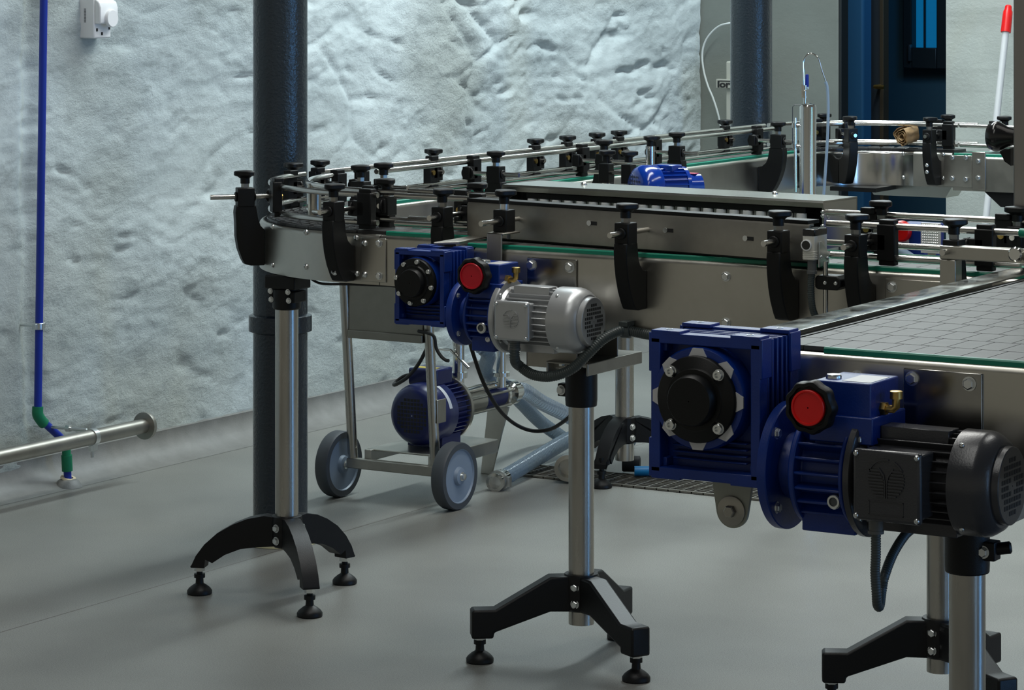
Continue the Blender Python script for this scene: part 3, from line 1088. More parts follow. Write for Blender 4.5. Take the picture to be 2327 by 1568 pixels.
def build_conveyors():
    # ------------------------------------------------ A: the near straight conveyor
    AY, BY, CX, EY = 4.778, 4.907, -3.63, 7.93
    A = thing('conveyor', 'straight steel conveyor with a long green edge strip behind the silver motor', 'conveyor', (-2.2, AY + 0.06, 0.63))
    run = Run(-2.957, AY, (1, 0), (0, 1))
    straight(A, run, 0.016, 1.75, 0.118, 0.628, strip0=-0.004, chain0=0.0, chain_mat='chain')
    # boltings along the side
    def sb(x, y, kind='hex', s=0.0075, mat='zinc'):
        p = at(x, y, Y=AY)
        bolt(A, p, (0, -1, 0), kind, s, mat)
    sb(1650, 628); sb(1650, 733)
    a, b = at(1197, 584, Y=AY - 0.004), at(1310, 650, Y=AY - 0.004)
    MB().box((a.x, AY - 0.004, 0.64), (b.x, AY - 0.0005, a.z)).build('joint_plate', 'plate_dark', A, bevel=0.0015)
    for x, y in ((1208, 602), (1295, 607)):
        bolt(A, at(x, y, Y=AY - 0.004), (0, -1, 0), 'hex', 0.0085)
    a = at(2012, 633, Y=AY - 0.003)
    MB().box((a.x, AY - 0.003, 0.64), (a.x + 0.16, AY - 0.0003, a.z)).build('joint_plate', 'steel', A, bevel=0.001)
    bolt(A, at(2027, 652, Y=AY - 0.003), (0, -1, 0), 'hex', 0.0080)
    # tension housing below the frame, over the leg bracket
    l, r = at(1196, 800, Y=AY + 0.006).x, at(1311, 800, Y=AY + 0.006).x
    zlo = at(1250, 836, Y=AY + 0.006).z
    mb = MB()
    mb.box((l, AY + 0.006, zlo), (r, AY + 0.009, 0.640))
    mb.box((l, AY + 0.006, zlo), (l + 0.003, AY + 0.112, 0.640))
    mb.box((l, AY + 0.109, zlo), (r + 0.03, AY + 0.112, 0.640))
    mb.build('drive_guard', 'steel_dull', A, bevel=0.001)
    # front brackets
    K5, K6, K7, K8 = [at(x, 480, Y=AY - 0.057).x for x in (1422, 1769, 1945, 2168)]
    bracket(A, (K5, AY), (0, -1), clamp=False, rod=(0.118, -0.036), spin=0.5)
    bracket(A, (K6, AY), (0, -1), clamp=False, rod=(0.118, -0.006), spin=0.9)
    bracket(A, (K7, AY), (0, -1), rod=(0.11, -0.03), spin=1.4)
    bracket(A, (K8, AY), (0, -1), rod=(0.11, -0.03), spin=1.9)
    for kx in (K7, K8):
        bolt(A, (kx + 0.0, AY - 0.053, 0.700), (0, -1, 0.45), 'dome', 0.0075)
    # special bent-plate holder near the motor
    q0, q1 = at(1107, 560, Y=AY - 0.010), at(1141, 560, Y=AY - 0.010)
    ztop = at(1124, 529, Y=AY - 0.010).z
    h = stamp('rail_bracket', 'bent_plate', lambda mb: (mb.box((q0.x, AY - 0.012, 0.66), (q1.x, AY - 0.008, ztop)), mb.box((q0.x, AY - 0.012, ztop - 0.004), (q1.x + 0.004, AY + 0.052, ztop))), 'steel_dull', A, Matrix.Identity(4), bevel=0.0018)
    ROOT[h] = Vector((0, 0, 0))
    xk, yk = (q0.x + q1.x) / 2 + 0.002, AY + 0.022
    mb = MB()
    mb.box((xk - 0.0145, yk - 0.0175, ztop), (xk + 0.0145, yk + 0.0175, ztop + 0.042))
    mb.lathe([(0.0105, 0), (0.0105, 0.004)], (xk, yk - 0.0175, ztop + 0.021), (0, -1, 0), 18)
    mb.lathe([(0.0105, 0), (0.0105, 0.004)], (xk, yk + 0.0175, ztop + 0.021), (0, 1, 0), 18)
    mb.build('rod_block', 'black', h, bevel=0.0015)
    MB().cyl((xk, yk - 0.085, ztop + 0.021), (xk, yk + 0.075, ztop + 0.021), 0.0053, n=14).build('rod', 'steel_rod', h)
    MB().lathe([(0.0088, 0), (0.0088, 0.011)], (xk, yk, ztop + 0.042), (0, 0, 1), 12).build('collar', 'zinc', h)
    kb = MB()
    mk_knob(kb, 0.0, 0.3)
    kb.v = [v + Vector((xk, yk, ztop + 0.053)) for v in kb.v]
    kb.build('knob', 'black', h)
    MB().box((xk + 0.006, yk + 0.0, ztop - 0.014), (xk + 0.014, yk + 0.008, ztop - 0.004)).build('bolt', 'zinc', h)
    # guide rails after the roller unit
    rail(A, [(-2.212, AY + 0.022, 0.846), (-1.846, AY + 0.022, 0.846)])
    rail(A, [(-2.205, AY + 0.022, 0.790), (-1.846, AY + 0.022, 0.790)])
    # rod set across (short green-capped stop at the frame edge)
    MB().lathe([(0.007, 0), (0.008, 0.002), (0.008, 0.012)], (-1.848, AY + 0.022, 0.846), (1, 0, 0), 14).build('rail_cap', 'green', A)

    # ------------------------------------------------ B: parallel feed conveyor
    B = thing('conveyor', 'short steel conveyor leaving the near curve, running alongside behind the green-edged one', 'conveyor', (-2.8, BY + 0.06, 0.67))
    runB = Run(-3.245, BY, (1, 0), (0, 1))
    straight(B, runB, 0.004, 1.72, 0.125, 0.668, chain_mat='chain', strip0=0.012)
    # splice plate to the curve
    a, b = at(820, 540, Y=BY - 0.003), at(877, 640, Y=BY - 0.003)
    MB().box((a.x, BY - 0.0035, 0.674), (b.x, BY - 0.0004, 0.762)).build('joint_plate', 'steel', B, bevel=0.0012)
    for x, y, k in ((829, 553, 'dome'), (862, 553, 'hex'), (829, 624, 'dome'), (862, 627, 'hex')):
        bolt(B, at(x, y, Y=BY - 0.0035), (0, -1, 0), k, 0.0065)
    pk = at(1005, 470, Y=BY - 0.057)
    bracket(B, (pk.x, BY), (0, -1), rod=(0.105, -0.05), spin=0.2, rail_o=-0.03)
    pk2 = at(1088, 418, Y=5.02)
    bracket(B, (pk2.x, BY + 0.125), (0, 1), 'post', spin=0.4, rail_o=-0.03)
    for x, sp in ((2004, 0.8), (2312, 1.2)):
        q = at(x, 470, Y=5.02)
        bracket(B, (q.x, BY + 0.125), (0, 1), 'post', spin=sp, rail_o=-0.006)
    for z in (0.846, 0.790):
        rail(B, [(-3.225, BY + 0.032, z), (-3.085, BY + 0.032, z), (-2.98, BY + 0.04, z)], mat='steel_rod')
        rail(B, [(-3.235, BY + 0.098, z + 0.004), (-3.0, BY + 0.090, z + 0.004)], mat='steel_rod')
        rail(B, [(-2.318, 5.026, z - 0.001), (-1.50, 5.026, z - 0.001)])
    # steel transfer tongue between the two chains
    ta, tb, tc, td = at(985, 554, Z=0.778), at(1072, 539, Z=0.778), at(1108, 540, Z=0.778), at(1044, 553, Z=0.778)
    mb = MB()
    top = [Vector((p.x, p.y, 0.781)) for p in (ta, td, tc, tb)]
    mb.add(top + [p - Vector((0, 0, 0.005)) for p in top], [(0, 1, 2, 3), (7, 6, 5, 4), (0, 4, 5, 1), (1, 5, 6, 2), (2, 6, 7, 3), (3, 7, 4, 0)])
    mb.build('transfer_plate', 'steel_dull', B, bevel=0.001)

    # ------------------------------------------------ near curve
    R0, R1 = 0.325, 0.45
    cc = (-3.245, 5.357)
    cc = (-3.307, 5.357)
    V = thing('curved_conveyor', 'curved steel conveyor section at the near corner, beside the round column', 'conveyor', (-3.60, 5.03, 0.67))
    curve_conv(V, cc, R0, R1, -PI, -PI / 2, 0.668)
    # straight tail of the curve frame
    mb = MB()
    rt = Run(cc[0], BY, (1, 0), (0, 1))
    rt.slab(mb, 0, 0.064, side_profile(0.668, ZT))
    mb.build('end_plate', 'steel', V, smooth=50)
    mb = MB()
    rt.brick(mb, 0, 0.066, 0.018, 0.107, ZT - 0.02, ZT + 0.0065)
    mb.build('chain_bed', 'chain_dark', V)
    for x, y in ((619, 515), (694, 528), (810, 540), (620, 602), (694, 606), (811, 622)):
        # find the place on the curved face
        for k in range(200):
            ang = -PI + PI / 2 * k / 199
            p = Vector((cc[0] + R1 * math.cos(ang), cc[1] + R1 * math.sin(ang), 0))
            w = p.x * CS + p.y * SN
            d = -p.x * SN + p.y * CS
            if PX + FOC * w / d > x and d < 6.2:
                q = at(x, y, d=d)
                if x < 790:
                    bolt(V, (p.x, p.y, q.z), (p.x - cc[0], p.y - cc[1], 0), 'dome', 0.006)
                else:
                    bolt(V, at(x, y, Y=BY), (0, -1, 0), 'dome', 0.0058)
                break
        else:
            bolt(V, at(x, y, Y=BY), (0, -1, 0), 'dome', 0.0058)
    a1 = math.radians(228)
    u = (math.cos(a1), math.sin(a1))
    bracket(V, (cc[0] + u[0] * R1, cc[1] + u[1] * R1), u, spin=0.1, dz=0.006, osc=0.72, rod=(0.115, -0.03), rail_o=-0.022)
    k2 = at(758, 470, Y=4.85)
    a2 = math.atan2(4.85 - cc[1], k2.x - cc[0])
    u = (math.cos(a2), math.sin(a2))
    bracket(V, (cc[0] + u[0] * R1, cc[1] + u[1] * R1), u, spin=0.5, rod=(0.105, -0.03), rail_o=-0.022)
    k = bolt(V, (cc[0] + u[0] * (R1 + 0.052), cc[1] + u[1] * (R1 + 0.052), 0.695), (u[0], u[1], 0.45), 'socket', 0.006)
    for (kx, ky, kX) in ((868, 400, -3.351),):
        bracket(V, (-3.30, BY + 0.125), (0, 1), 'post', spin=1.0, rail_o=-0.03)
    bracket(V, (cc[0] - R0, cc[1] - 0.02), (1, 0), spin=0.7, rod=(0.10, -0.03))
    bracket(V, (cc[0] - R1, cc[1] - 0.035), (-1, 0), 'post', spin=0.3, rail_o=-0.024)
    ri_in, ri_out = R0 + 0.022, R1 - 0.024
    for z in (0.846, 0.790):
        rail(V, [p + Vector((0, 0, z)) for p in arc_pts(cc, ri_out, -PI + 0.02, -PI / 2 - 0.02, 28)] + [Vector((cc[0] + 0.02, cc[1] - ri_out, z)), Vector((-3.262, cc[1] - ri_out, z))])
        rail(V, [p + Vector((0, 0, z)) for p in arc_pts(cc, ri_in, -PI + 0.05, -PI / 2, 24)] + [Vector((cc[0] + 0.10, cc[1] - ri_in, z))])
    # upright bright post standing inside the bend
    ps = at(712, 465, Z=0.775)
    ps = Vector((-3.47, 5.155, 0.775))
    ps = at(715, 468, d=6.19)
    MB().lathe([(0.014, 0.0), (0.014, 0.065), (0.015, 0.066), (0.015, 0.072), (0.006, 0.076)], (ps.x, ps.y, 0.7745), (0, 0, 1), 20).build('guide_post', 'steel', V)

    # ------------------------------------------------ C: long conveyor along the wall
    Cc = thing('conveyor', 'long steel conveyor running away along the stone wall to the far curve', 'conveyor', (CX - 0.06, 6.5, 0.67))
    runC = Run(CX, 5.357, (0, 1), (-1, 0))
    straight(Cc, runC, 0.003, 2.318, 0.125, 0.668, chain_mat='chain')
    def cknob(x, y, side, **kw):
        if side == 'near':
            p = at(x, y, X=CX + 0.057)
            bracket(Cc, (CX, p.y), (1, 0), 'arm', **kw)
        else:
            p = at(x, y, X=CX - 0.113)
            bracket(Cc, (CX - 0.125, p.y), (-1, 0), 'post', **kw)
    for i, (x, y) in enumerate(((872, 400), (1127, 380), (1373, 355), (1538, 335), (1768, 310))):
        cknob(x, y, 'near', spin=0.3 * i, rod=(0.12, -0.03))
    for i, (x, y) in enumerate(((727, 364), (985, 345), (1217, 325), (1290, 322), (1357, 310), (1407, 300), (1648, 280))):
        cknob(x, y, 'far', spin=0.25 * i, rail_o=-0.024)
    for (x0, x1) in ((5.52, 7.58),):
        for z in (0.844, 0.788):
            rail(Cc, [(CX - 0.026, x0, z), (CX - 0.026, x1, z)])
    for z in (0.847, 0.790):
        rail(Cc, [(CX - 0.099, 5.40, z), (CX - 0.099, 7.66, z)])
    # tall chrome post with a knob
    q = at(1478, 350, X=CX + 0.03)
    pst = stamp('rail_bracket', 'tall_post', lambda mb: mb.lathe([(0.0125, 0.70), (0.0125, 0.84)], (0, 0, 0), (0, 0, 1), 20), 'steel_pol', Cc, Matrix.Translation((CX + 0.03, q.y, 0)))
    kk = stamp('knob', 'knob_tall', lambda mb: mk_knob(mb, 0.84, 0.2), 'black', pst)
    hb = stamp('holder', 'tall_holder', lambda mb: mb.box((-0.04, -0.012, 0.70), (0.012, 0.012, 0.73)), 'steel_dull', pst)
    # side bracket that carries the blue pusher motor
    pb = at(1440, 420, Y=6.30)
    MB().box((CX, 6.17, 0.690), (pb.x + 0.16, 6.36, 0.700)).build('motor_shelf', 'steel_dull', Cc)
    for i, (x, y) in enumerate(((1373, 395), (1424, 395))):
        p = at(x, y, Y=6.30)
        MB().lathe([(0.010, 0), (0.010, 0.10)], (p.x, 6.31, 0.70), (0, 0, 1), 16).build('pusher_pin', 'steel_rod', Cc)
        kq = MB()
        mk_knob(kq, 0.0, i * 0.4)
        kq.v = [v + Vector((p.x, 6.31, 0.828)) for v in kq.v]
        kq.build('pusher_knob', 'black', Cc)
        MB().box((p.x - 0.014, 6.296, 0.775), (p.x + 0.014, 6.324, 0.822)).build('pusher_block', 'black', Cc, bevel=0.0015)
        MB().cyl((p.x - 0.05, 6.31, 0.80), (p.x + 0.06, 6.31, 0.80), 0.0053, n=14).build('pusher_rod', 'steel_rod', Cc)

    # ------------------------------------------------ far curve and outgoing run
    ri, ro = 0.25, 0.375
    fc = (CX + ri, 7.68)
    F = thing('curved_conveyor', 'curved steel conveyor section at the far corner, in front of the dark opening', 'conveyor', (-3.55, 7.9, 0.67))
    curve_conv(F, fc, ri, ro, PI / 2, PI, 0.668, plate_mat='steel_pol')
    mb = MB()
    rf = Run(fc[0], EY, (1, 0), (0, 1))
    rf.slab(mb, 0, 0.12, side_profile(0.668, ZT))
    mb.build('end_plate', 'steel', F, smooth=50)
    mb = MB()
    rf.slab(mb, 0, 0.12, side_profile(0.668, ZT, 1, 0.125))
    mb.build('end_plate', 'steel', F, smooth=50)
    mb = MB()
    rf.brick(mb, 0, 0.12, 0.018, 0.107, ZT - 0.02, ZT + 0.0065)
    mb.build('slat_chain', 'chain_dark', F)
    # tray below the bend
    z0 = at(2060, 446, Y=EY + 0.01).z
    l, r = at(1968, 430, Y=EY + 0.01).x, at(2163, 430, Y=EY + 0.01).x
    mb = MB()
    mb.add([(l, EY + 0.01, 0.668), (r, EY + 0.01, 0.668), (r - 0.02, EY + 0.01, z0), (l + 0.025, EY + 0.01, z0),
            (l, EY + 0.11, 0.668), (r, EY + 0.11, 0.668), (r - 0.02, EY + 0.11, z0), (l + 0.025, EY + 0.11, z0)],
           [(0, 1, 2, 3), (7, 6, 5, 4), (0, 4, 5, 1), (1, 5, 6, 2), (2, 6, 7, 3), (3, 7, 4, 0)])
    mb.build('drip_tray', 'cover_steel', F)
    l2, r2 = at(1886, 430, Y=7.80).x, at(1990, 430, Y=7.80).x
    MB().box((l2, 7.80, 0.655), (r2, 7.96, 0.667)).build('under_plate', 'black', F)
    aF = math.radians(138)
    u = (-math.cos(aF), -math.sin(aF))
    bracket(F, (fc[0] - u[0] * ri, fc[1] - u[1] * ri), u, spin=0.4, rod=(0.09, -0.03))
    aF2 = math.radians(165)
    bracket(F, (fc[0] + ro * math.cos(math.radians(140)), fc[1] + ro * math.sin(math.radians(140))), (math.cos(math.radians(140)), math.sin(math.radians(140))), 'post', spin=0.7)
    kf = at(2112, 300, Y=EY - 0.057)
    bracket(F, (kf.x, EY), (0, -1), spin=1.1, rod=(0.09, -0.03))
    kf2 = at(2156, 275, Y=EY + 0.113)
    bracket(F, (kf2.x, EY + 0.125), (0, 1), 'post', spin=0.2)
    for dz, kx in ((0.716, kf.x), (0.735, kf.x)):
        bolt(F, (kx, EY - 0.075, dz), (0, -1, 0.2), 'dome', 0.006)
    for x, y in ((1925, 349), (1943, 401), (2053, 349), (2053, 403), (2144, 351), (2144, 404)):
        if x > 2030:
            bolt(F, at(x, y, Y=EY), (0, -1, 0), 'dome', 0.006)
    for z in (0.846, 0.790):
        rail(F, [p + Vector((0, 0, z)) for p in arc_pts(fc, ri + 0.024, PI - 0.05, PI / 2, 20)] + [Vector((fc[0] + 0.13, fc[1] + ri + 0.024, z))])
        rail(F, [p + Vector((0, 0, z)) for p in arc_pts(fc, ro - 0.024, PI - 0.03, PI / 2, 20)] + [Vector((fc[0] + 0.16, fc[1] + ro - 0.024, z))])
    E = thing('conveyor', 'steel conveyor leaving the far curve towards the upright machine post', 'conveyor', (-3.0, EY + 0.06, 0.66))
    runE = Run(fc[0] + 0.123, EY, (1, 0), (0, 1))
    straight(E, runE, 0, 1.2, 0.125, 0.660, zt=0.760, chain_mat='chain_dark')
    a, b = at(2182, 360, Y=EY - 0.003), at(2240, 360, Y=EY - 0.003)
    MB().box((a.x - 0.05, EY - 0.004, 0.672), (a.x + 0.036, EY - 0.0005, 0.762)).build('joint_plate', 'steel', E, bevel=0.001)
    MB().box((a.x + 0.0365, EY - 0.006, 0.664), (b.x, EY - 0.0005, 0.774)).build('joint_plate', 'steel_dull', E, bevel=0.002)
    for x, y in ((2164, 358), (2195, 358), (2164, 405), (2195, 407), (2223, 366), (2223, 404)):
        bolt(E, at(x, y, Y=EY - 0.006), (0, -1, 0), 'hex', 0.0065)
    rail(E, [(fc[0] + 0.135, EY + 0.026, 0.846), (fc[0] + 1.1, EY + 0.026, 0.838)])
    rail(E, [(fc[0] + 0.135, EY + 0.026, 0.790), (fc[0] + 1.1, EY + 0.026, 0.782)])
    kx = at(2283, 285, Y=EY + 0.11)
    bracket(E, (kx.x, EY + 0.125), (0, 1), 'post', spin=0.5)
    # hanging drive bracket below
    pts = [at(x, y, Y=EY + 0.02) for x, y in ((2238, 424), (2327, 424), (2327, 462), (2292, 471), (2276, 470), (2240, 436))]
    mb = MB()
    k = len(pts)
    mb.add([Vector((p.x, EY + 0.01, p.z)) for p in pts] + [Vector((p.x, EY + 0.09, p.z)) for p in pts], [tuple(range(k)), tuple(reversed(range(k, 2 * k)))] + [(i, (i + 1) % k, k + (i + 1) % k, k + i) for i in range(k)])
    mb.build('drive_bracket', 'black', E, bevel=0.003)

    # ------------------------------------------------ D: accumulation table
    DY, DX = 3.649, -1.695
    zd = ZT + 0.010
    D = thing('accumulation_table', 'wide grey slat-chain table with a green front edge behind the dark grey motor', 'conveyor', (-1.4, 4.1, 0.63))
    runD = Run(DX, DY, (1, 0), (0, 1))
    straight(D, runD, -0.07, 0.75, 1.045, 0.628, zt=zd, rows=12, chain_mat='chain', strip0=0.004, far_plate=True, chain0=-0.07)
    for x, y in ((1948, 857),):
        bolt(D, at(x, y, Y=DY), (0, -1, 0), 'hex', 0.0075)
    a, b = at(2053, 836, Y=DY - 0.003), at(2232, 846, Y=DY - 0.003)
    MB().box((a.x, DY - 0.004, 0.640), (b.x, DY - 0.0005, a.z)).build('joint_plate', 'plate_dark', D, bevel=0.0015)
    for x, y in ((2073, 860), (2203, 872)):
        bolt(D, at(x, y, Y=DY - 0.004), (0, -1, 0), 'hex', 0.0078)
    # steel transfer lip along the near end
    mb = MB()
    prof = [(-0.068, zd + 0.007), (-0.062, zd + 0.0105), (0.0, zd + 0.013), (0.002, zd + 0.0125), (0.002, zd + 0.0105), (-0.062, zd + 0.007), (-0.066, zd + 0.003)]
    lx = -1.785
    k = len(prof)
    for y0, y1 in ((DY + 0.004, 4.765),):
        mb.add([(lx + o, y0, z) for o, z in prof] + [(lx + o, y1, z) for o, z in prof], [tuple(range(k)), tuple(reversed(range(k, 2 * k)))] + [(i, k + i, k + (i + 1) % k, (i + 1) % k) for i in range(k)])
    mb.build('transfer_lip', 'steel_lip', D)
    MB().box((lx - 0.001, DY + 0.004, zd - 0.02), (lx + 0.012, 4.70, zd + 0.0060)).build('lip_support', 'black', D)
    MB().box((lx - 0.062, DY + 0.004, 0.64), (lx - 0.058, 4.66, zd - 0.004)).build('end_plate', 'steel', D)

    # ------------------------------------------------ roller transfer unit across A and B
    U = thing('roller_transfer_unit', 'long steel roller housing set diagonally over the two parallel chains', 'machine', (-2.6, 5.0, 0.777))
    pa, pb2 = at(1062, 533, Z=0.783), at(1838, 592, Z=0.783)
    dv = (pb2 - pa)
    L = dv.length
    e = dv.normalized()
    nrm = Vector((-e.y, e.x, 0))
    ru = Run(pa.x, pa.y, (e.x, e.y), (nrm.x, nrm.y))
    mb = MB()
    ru.slab(mb, 0, L, [(0.0, 0.781), (0.0, 0.842), (0.004, 0.847), (0.016, 0.847), (0.016, 0.843), (0.006, 0.843), (0.004, 0.838), (0.004, 0.781)])
    mb.build('front_panel', 'steel_dull', U, smooth=40)
    mb = MB()
    ru.brick(mb, 0.0, L - 0.004, 0.003, 0.040, 0.847, 0.8535)
    ru.brick(mb, 0.004, L + 0.012, 0.010, 0.040, 0.7765, 0.7875)
    mb.build('front_roller_bed', 'black', U, bevel=0.001)
    for (x, y) in ((1328, 508), (1521, 522), (1722, 538)):
        p = at(x, y, Y=(pa.y + pb2.y) / 2)
        # project on the panel plane
        t = (p - pa).dot(e)
        q = ru(t, -0.0005, p.z)
        MB().lathe([(0.0052, 0), (0.0052, 0.001)], q, -nrm, 14).build('slot_screw', 'zinc', U)
        mbs = MB()
        ru.slab(mbs, t + 0.004, t + 0.018, [(-0.001, p.z - 0.0035), (0.0005, p.z - 0.0035), (0.0005, p.z + 0.0035), (-0.001, p.z + 0.0035)])
        mbs.build('slot', 'ink', U)
    # rear cover
    c0, c1 = at(1140, 419, Z=0.866), at(1870, 457, Z=0.866)
    dv2 = c1 - c0
    L2 = dv2.length
    e2 = dv2.normalized()
    n2 = Vector((-e2.y, e2.x, 0))
    rc = Run(c0.x, c0.y, (e2.x, e2.y), (n2.x, n2.y))
    W = 0.135
    mb = MB()
    rc.slab(mb, 0, L2, [(0.0, 0.853), (0.0, 0.862), (0.004, 0.866), (W, 0.866), (W, 0.862), (0.005, 0.862), (0.003, 0.860), (0.003, 0.853)])
    mb.build('cover', 'cover_steel', U, smooth=40)
    mb = MB()
    rc.brick(mb, L2 - 0.004, L2, 0.004, W, 0.775, 0.864)
    rc.brick(mb, 0.0, L2, W - 0.004, W, 0.776, 0.8615)
    rc.brick(mb, 0.0, 0.004, 0.004, W, 0.800, 0.8615)
    mb.build('end_plate', 'cover_steel', U)
    for (x, y) in ((1327, 420), (1761, 441)):
        p = at(x, y, Z=0.866)
        bolt(U, (p.x, p.y, 0.866), (0, 0, 1), 'dome', 0.007)
    for y in (482, 491, 514):
        p = at(1869, y, Y=c1.y)
        bolt(U, (c1.x - 0.002, c1.y + 0.003, p.z), (0, -1, 0), 'dome', 0.004)
    bolt(U, at(1882, 492, X=c1.x + 0.001), (1, 0, 0), 'dome', 0.0045)
    mb = MB()
    s1 = (at(1825, 480, Y=c1.y) - c0).dot(e2)
    s0 = (at(1195, 440, Y=c0.y) - c0).dot(e2)
    rc.brick(mb, s0, s1, 0.006, 0.05, 0.8405, 0.8515)
    mb.build('upper_roller_bar', 'black', U, bevel=0.001)
    mb = MB()
    rc.brick(mb, 0.01, L2 - 0.01, 0.06, 0.066, 0.777, 0.861)
    mb.build('inner_plate', 'black', U)
    mb = MB()
    rc.brick(mb, s0, s1, 0.002, 0.05, 0.789, 0.800)
    mb.build('lower_roller_bar', 'black', U, bevel=0.001)
    # rollers: big and small by turns
    n = 22
    for i in range(n):
        s = s0 + 0.010 + (s1 - s0 - 0.022) * i / (n - 1)
        p = rc(s, 0.013, 0.8)
        stamp('roller', 'roller_big', lambda mb: mb.lathe([(0.0088, 0), (0.010, 0.0012), (0.010, 0.0385), (0.0088, 0.0397)], (0, 0, 0.0003), (0, 0, 1), 20), 'white', U, Matrix.Translation(p))
        if i < n - 1:
            s2 = s + (s1 - s0 - 0.022) / (n - 1) * 0.5
            p = rc(s2, 0.018, 0.8)
            stamp('spacer_roller', 'roller_small', lambda mb: mb.lathe([(0.0045, 0.0003), (0.0045, 0.040)], (0, 0, 0), (0, 0, 1), 14), 'roller_grey', U, Matrix.Translation(p))
    mb = MB()
    for s in (L2 * 0.25, L2 * 0.75):
        rc.brick(mb, s, s + 0.02, W - 0.02, W - 0.004, 0.7745, 0.79)
    mb.build('foot', 'steel_dull', U)

# ================================================================== GEARED MOTORS
def emblem(mb, o, r, t=0.0008):
    """raised round crest: two combs of bars either side of a Y shaped gap"""
    o = Vector(o)
    ex, ez = Vector((1, 0, 0)), Vector((0, 0, 1))
    n = 40
    for i in range(n):
        a, b = 2 * PI * i / n, 2 * PI * (i + 1) / n
        if 0.30 * PI < a < 0.42 * PI:
            continue
        q = [o + ex * (math.cos(x) * rr) + ez * (math.sin(x) * rr) for x, rr in ((a, r), (b, r), (b, r * 0.93), (a, r * 0.93))]
        if abs(math.sin(a)) > 0.55 or True:
            if math.sin(a) > 0.45:
                mb.add(q + [p + Vector((0, -t, 0)) for p in q], [(0, 1, 2, 3), (7, 6, 5, 4), (0, 4, 5, 1), (1, 5, 6, 2), (2, 6, 7, 3), (3, 7, 4, 0)])
    k = 9
    for i in range(k):
        z = r * (0.42 - 1.25 * i / (k - 1))
        w = math.sqrt(max(0.0, r * r - z * z)) * 0.98
        gap = 0.10 * r + 0.42 * r * max(0.0, z / r + 0.15)
        if w - gap < 0.1 * r:
            continue
        for s in (-1, 1):
            a, b = (gap, w) if s > 0 else (-w, -gap)
            mb.box((o.x + a, o.y - t, o.z + z - r * 0.045), (o.x + b, o.y, o.z + z + r * 0.035))
    for s in (-1, 1):
        pts = [(0.07 * r * s, -0.95 * r), (0.07 * r * s, -0.2 * r), (0.16 * r * s, 0.15 * r), (0.42 * r * s, 0.5 * r), (0.36 * r * s, 0.54 * r), (0.10 * r * s, 0.2 * r), (0.03 * r * s, -0.2 * r), (0.03 * r * s, -0.95 * r)]
        if s > 0:
            pts = pts[::-1]
        mb.prism(pts, (o.x, o.y - t / 2, o.z), (1, 0, 0), (0, 0, 1), t)


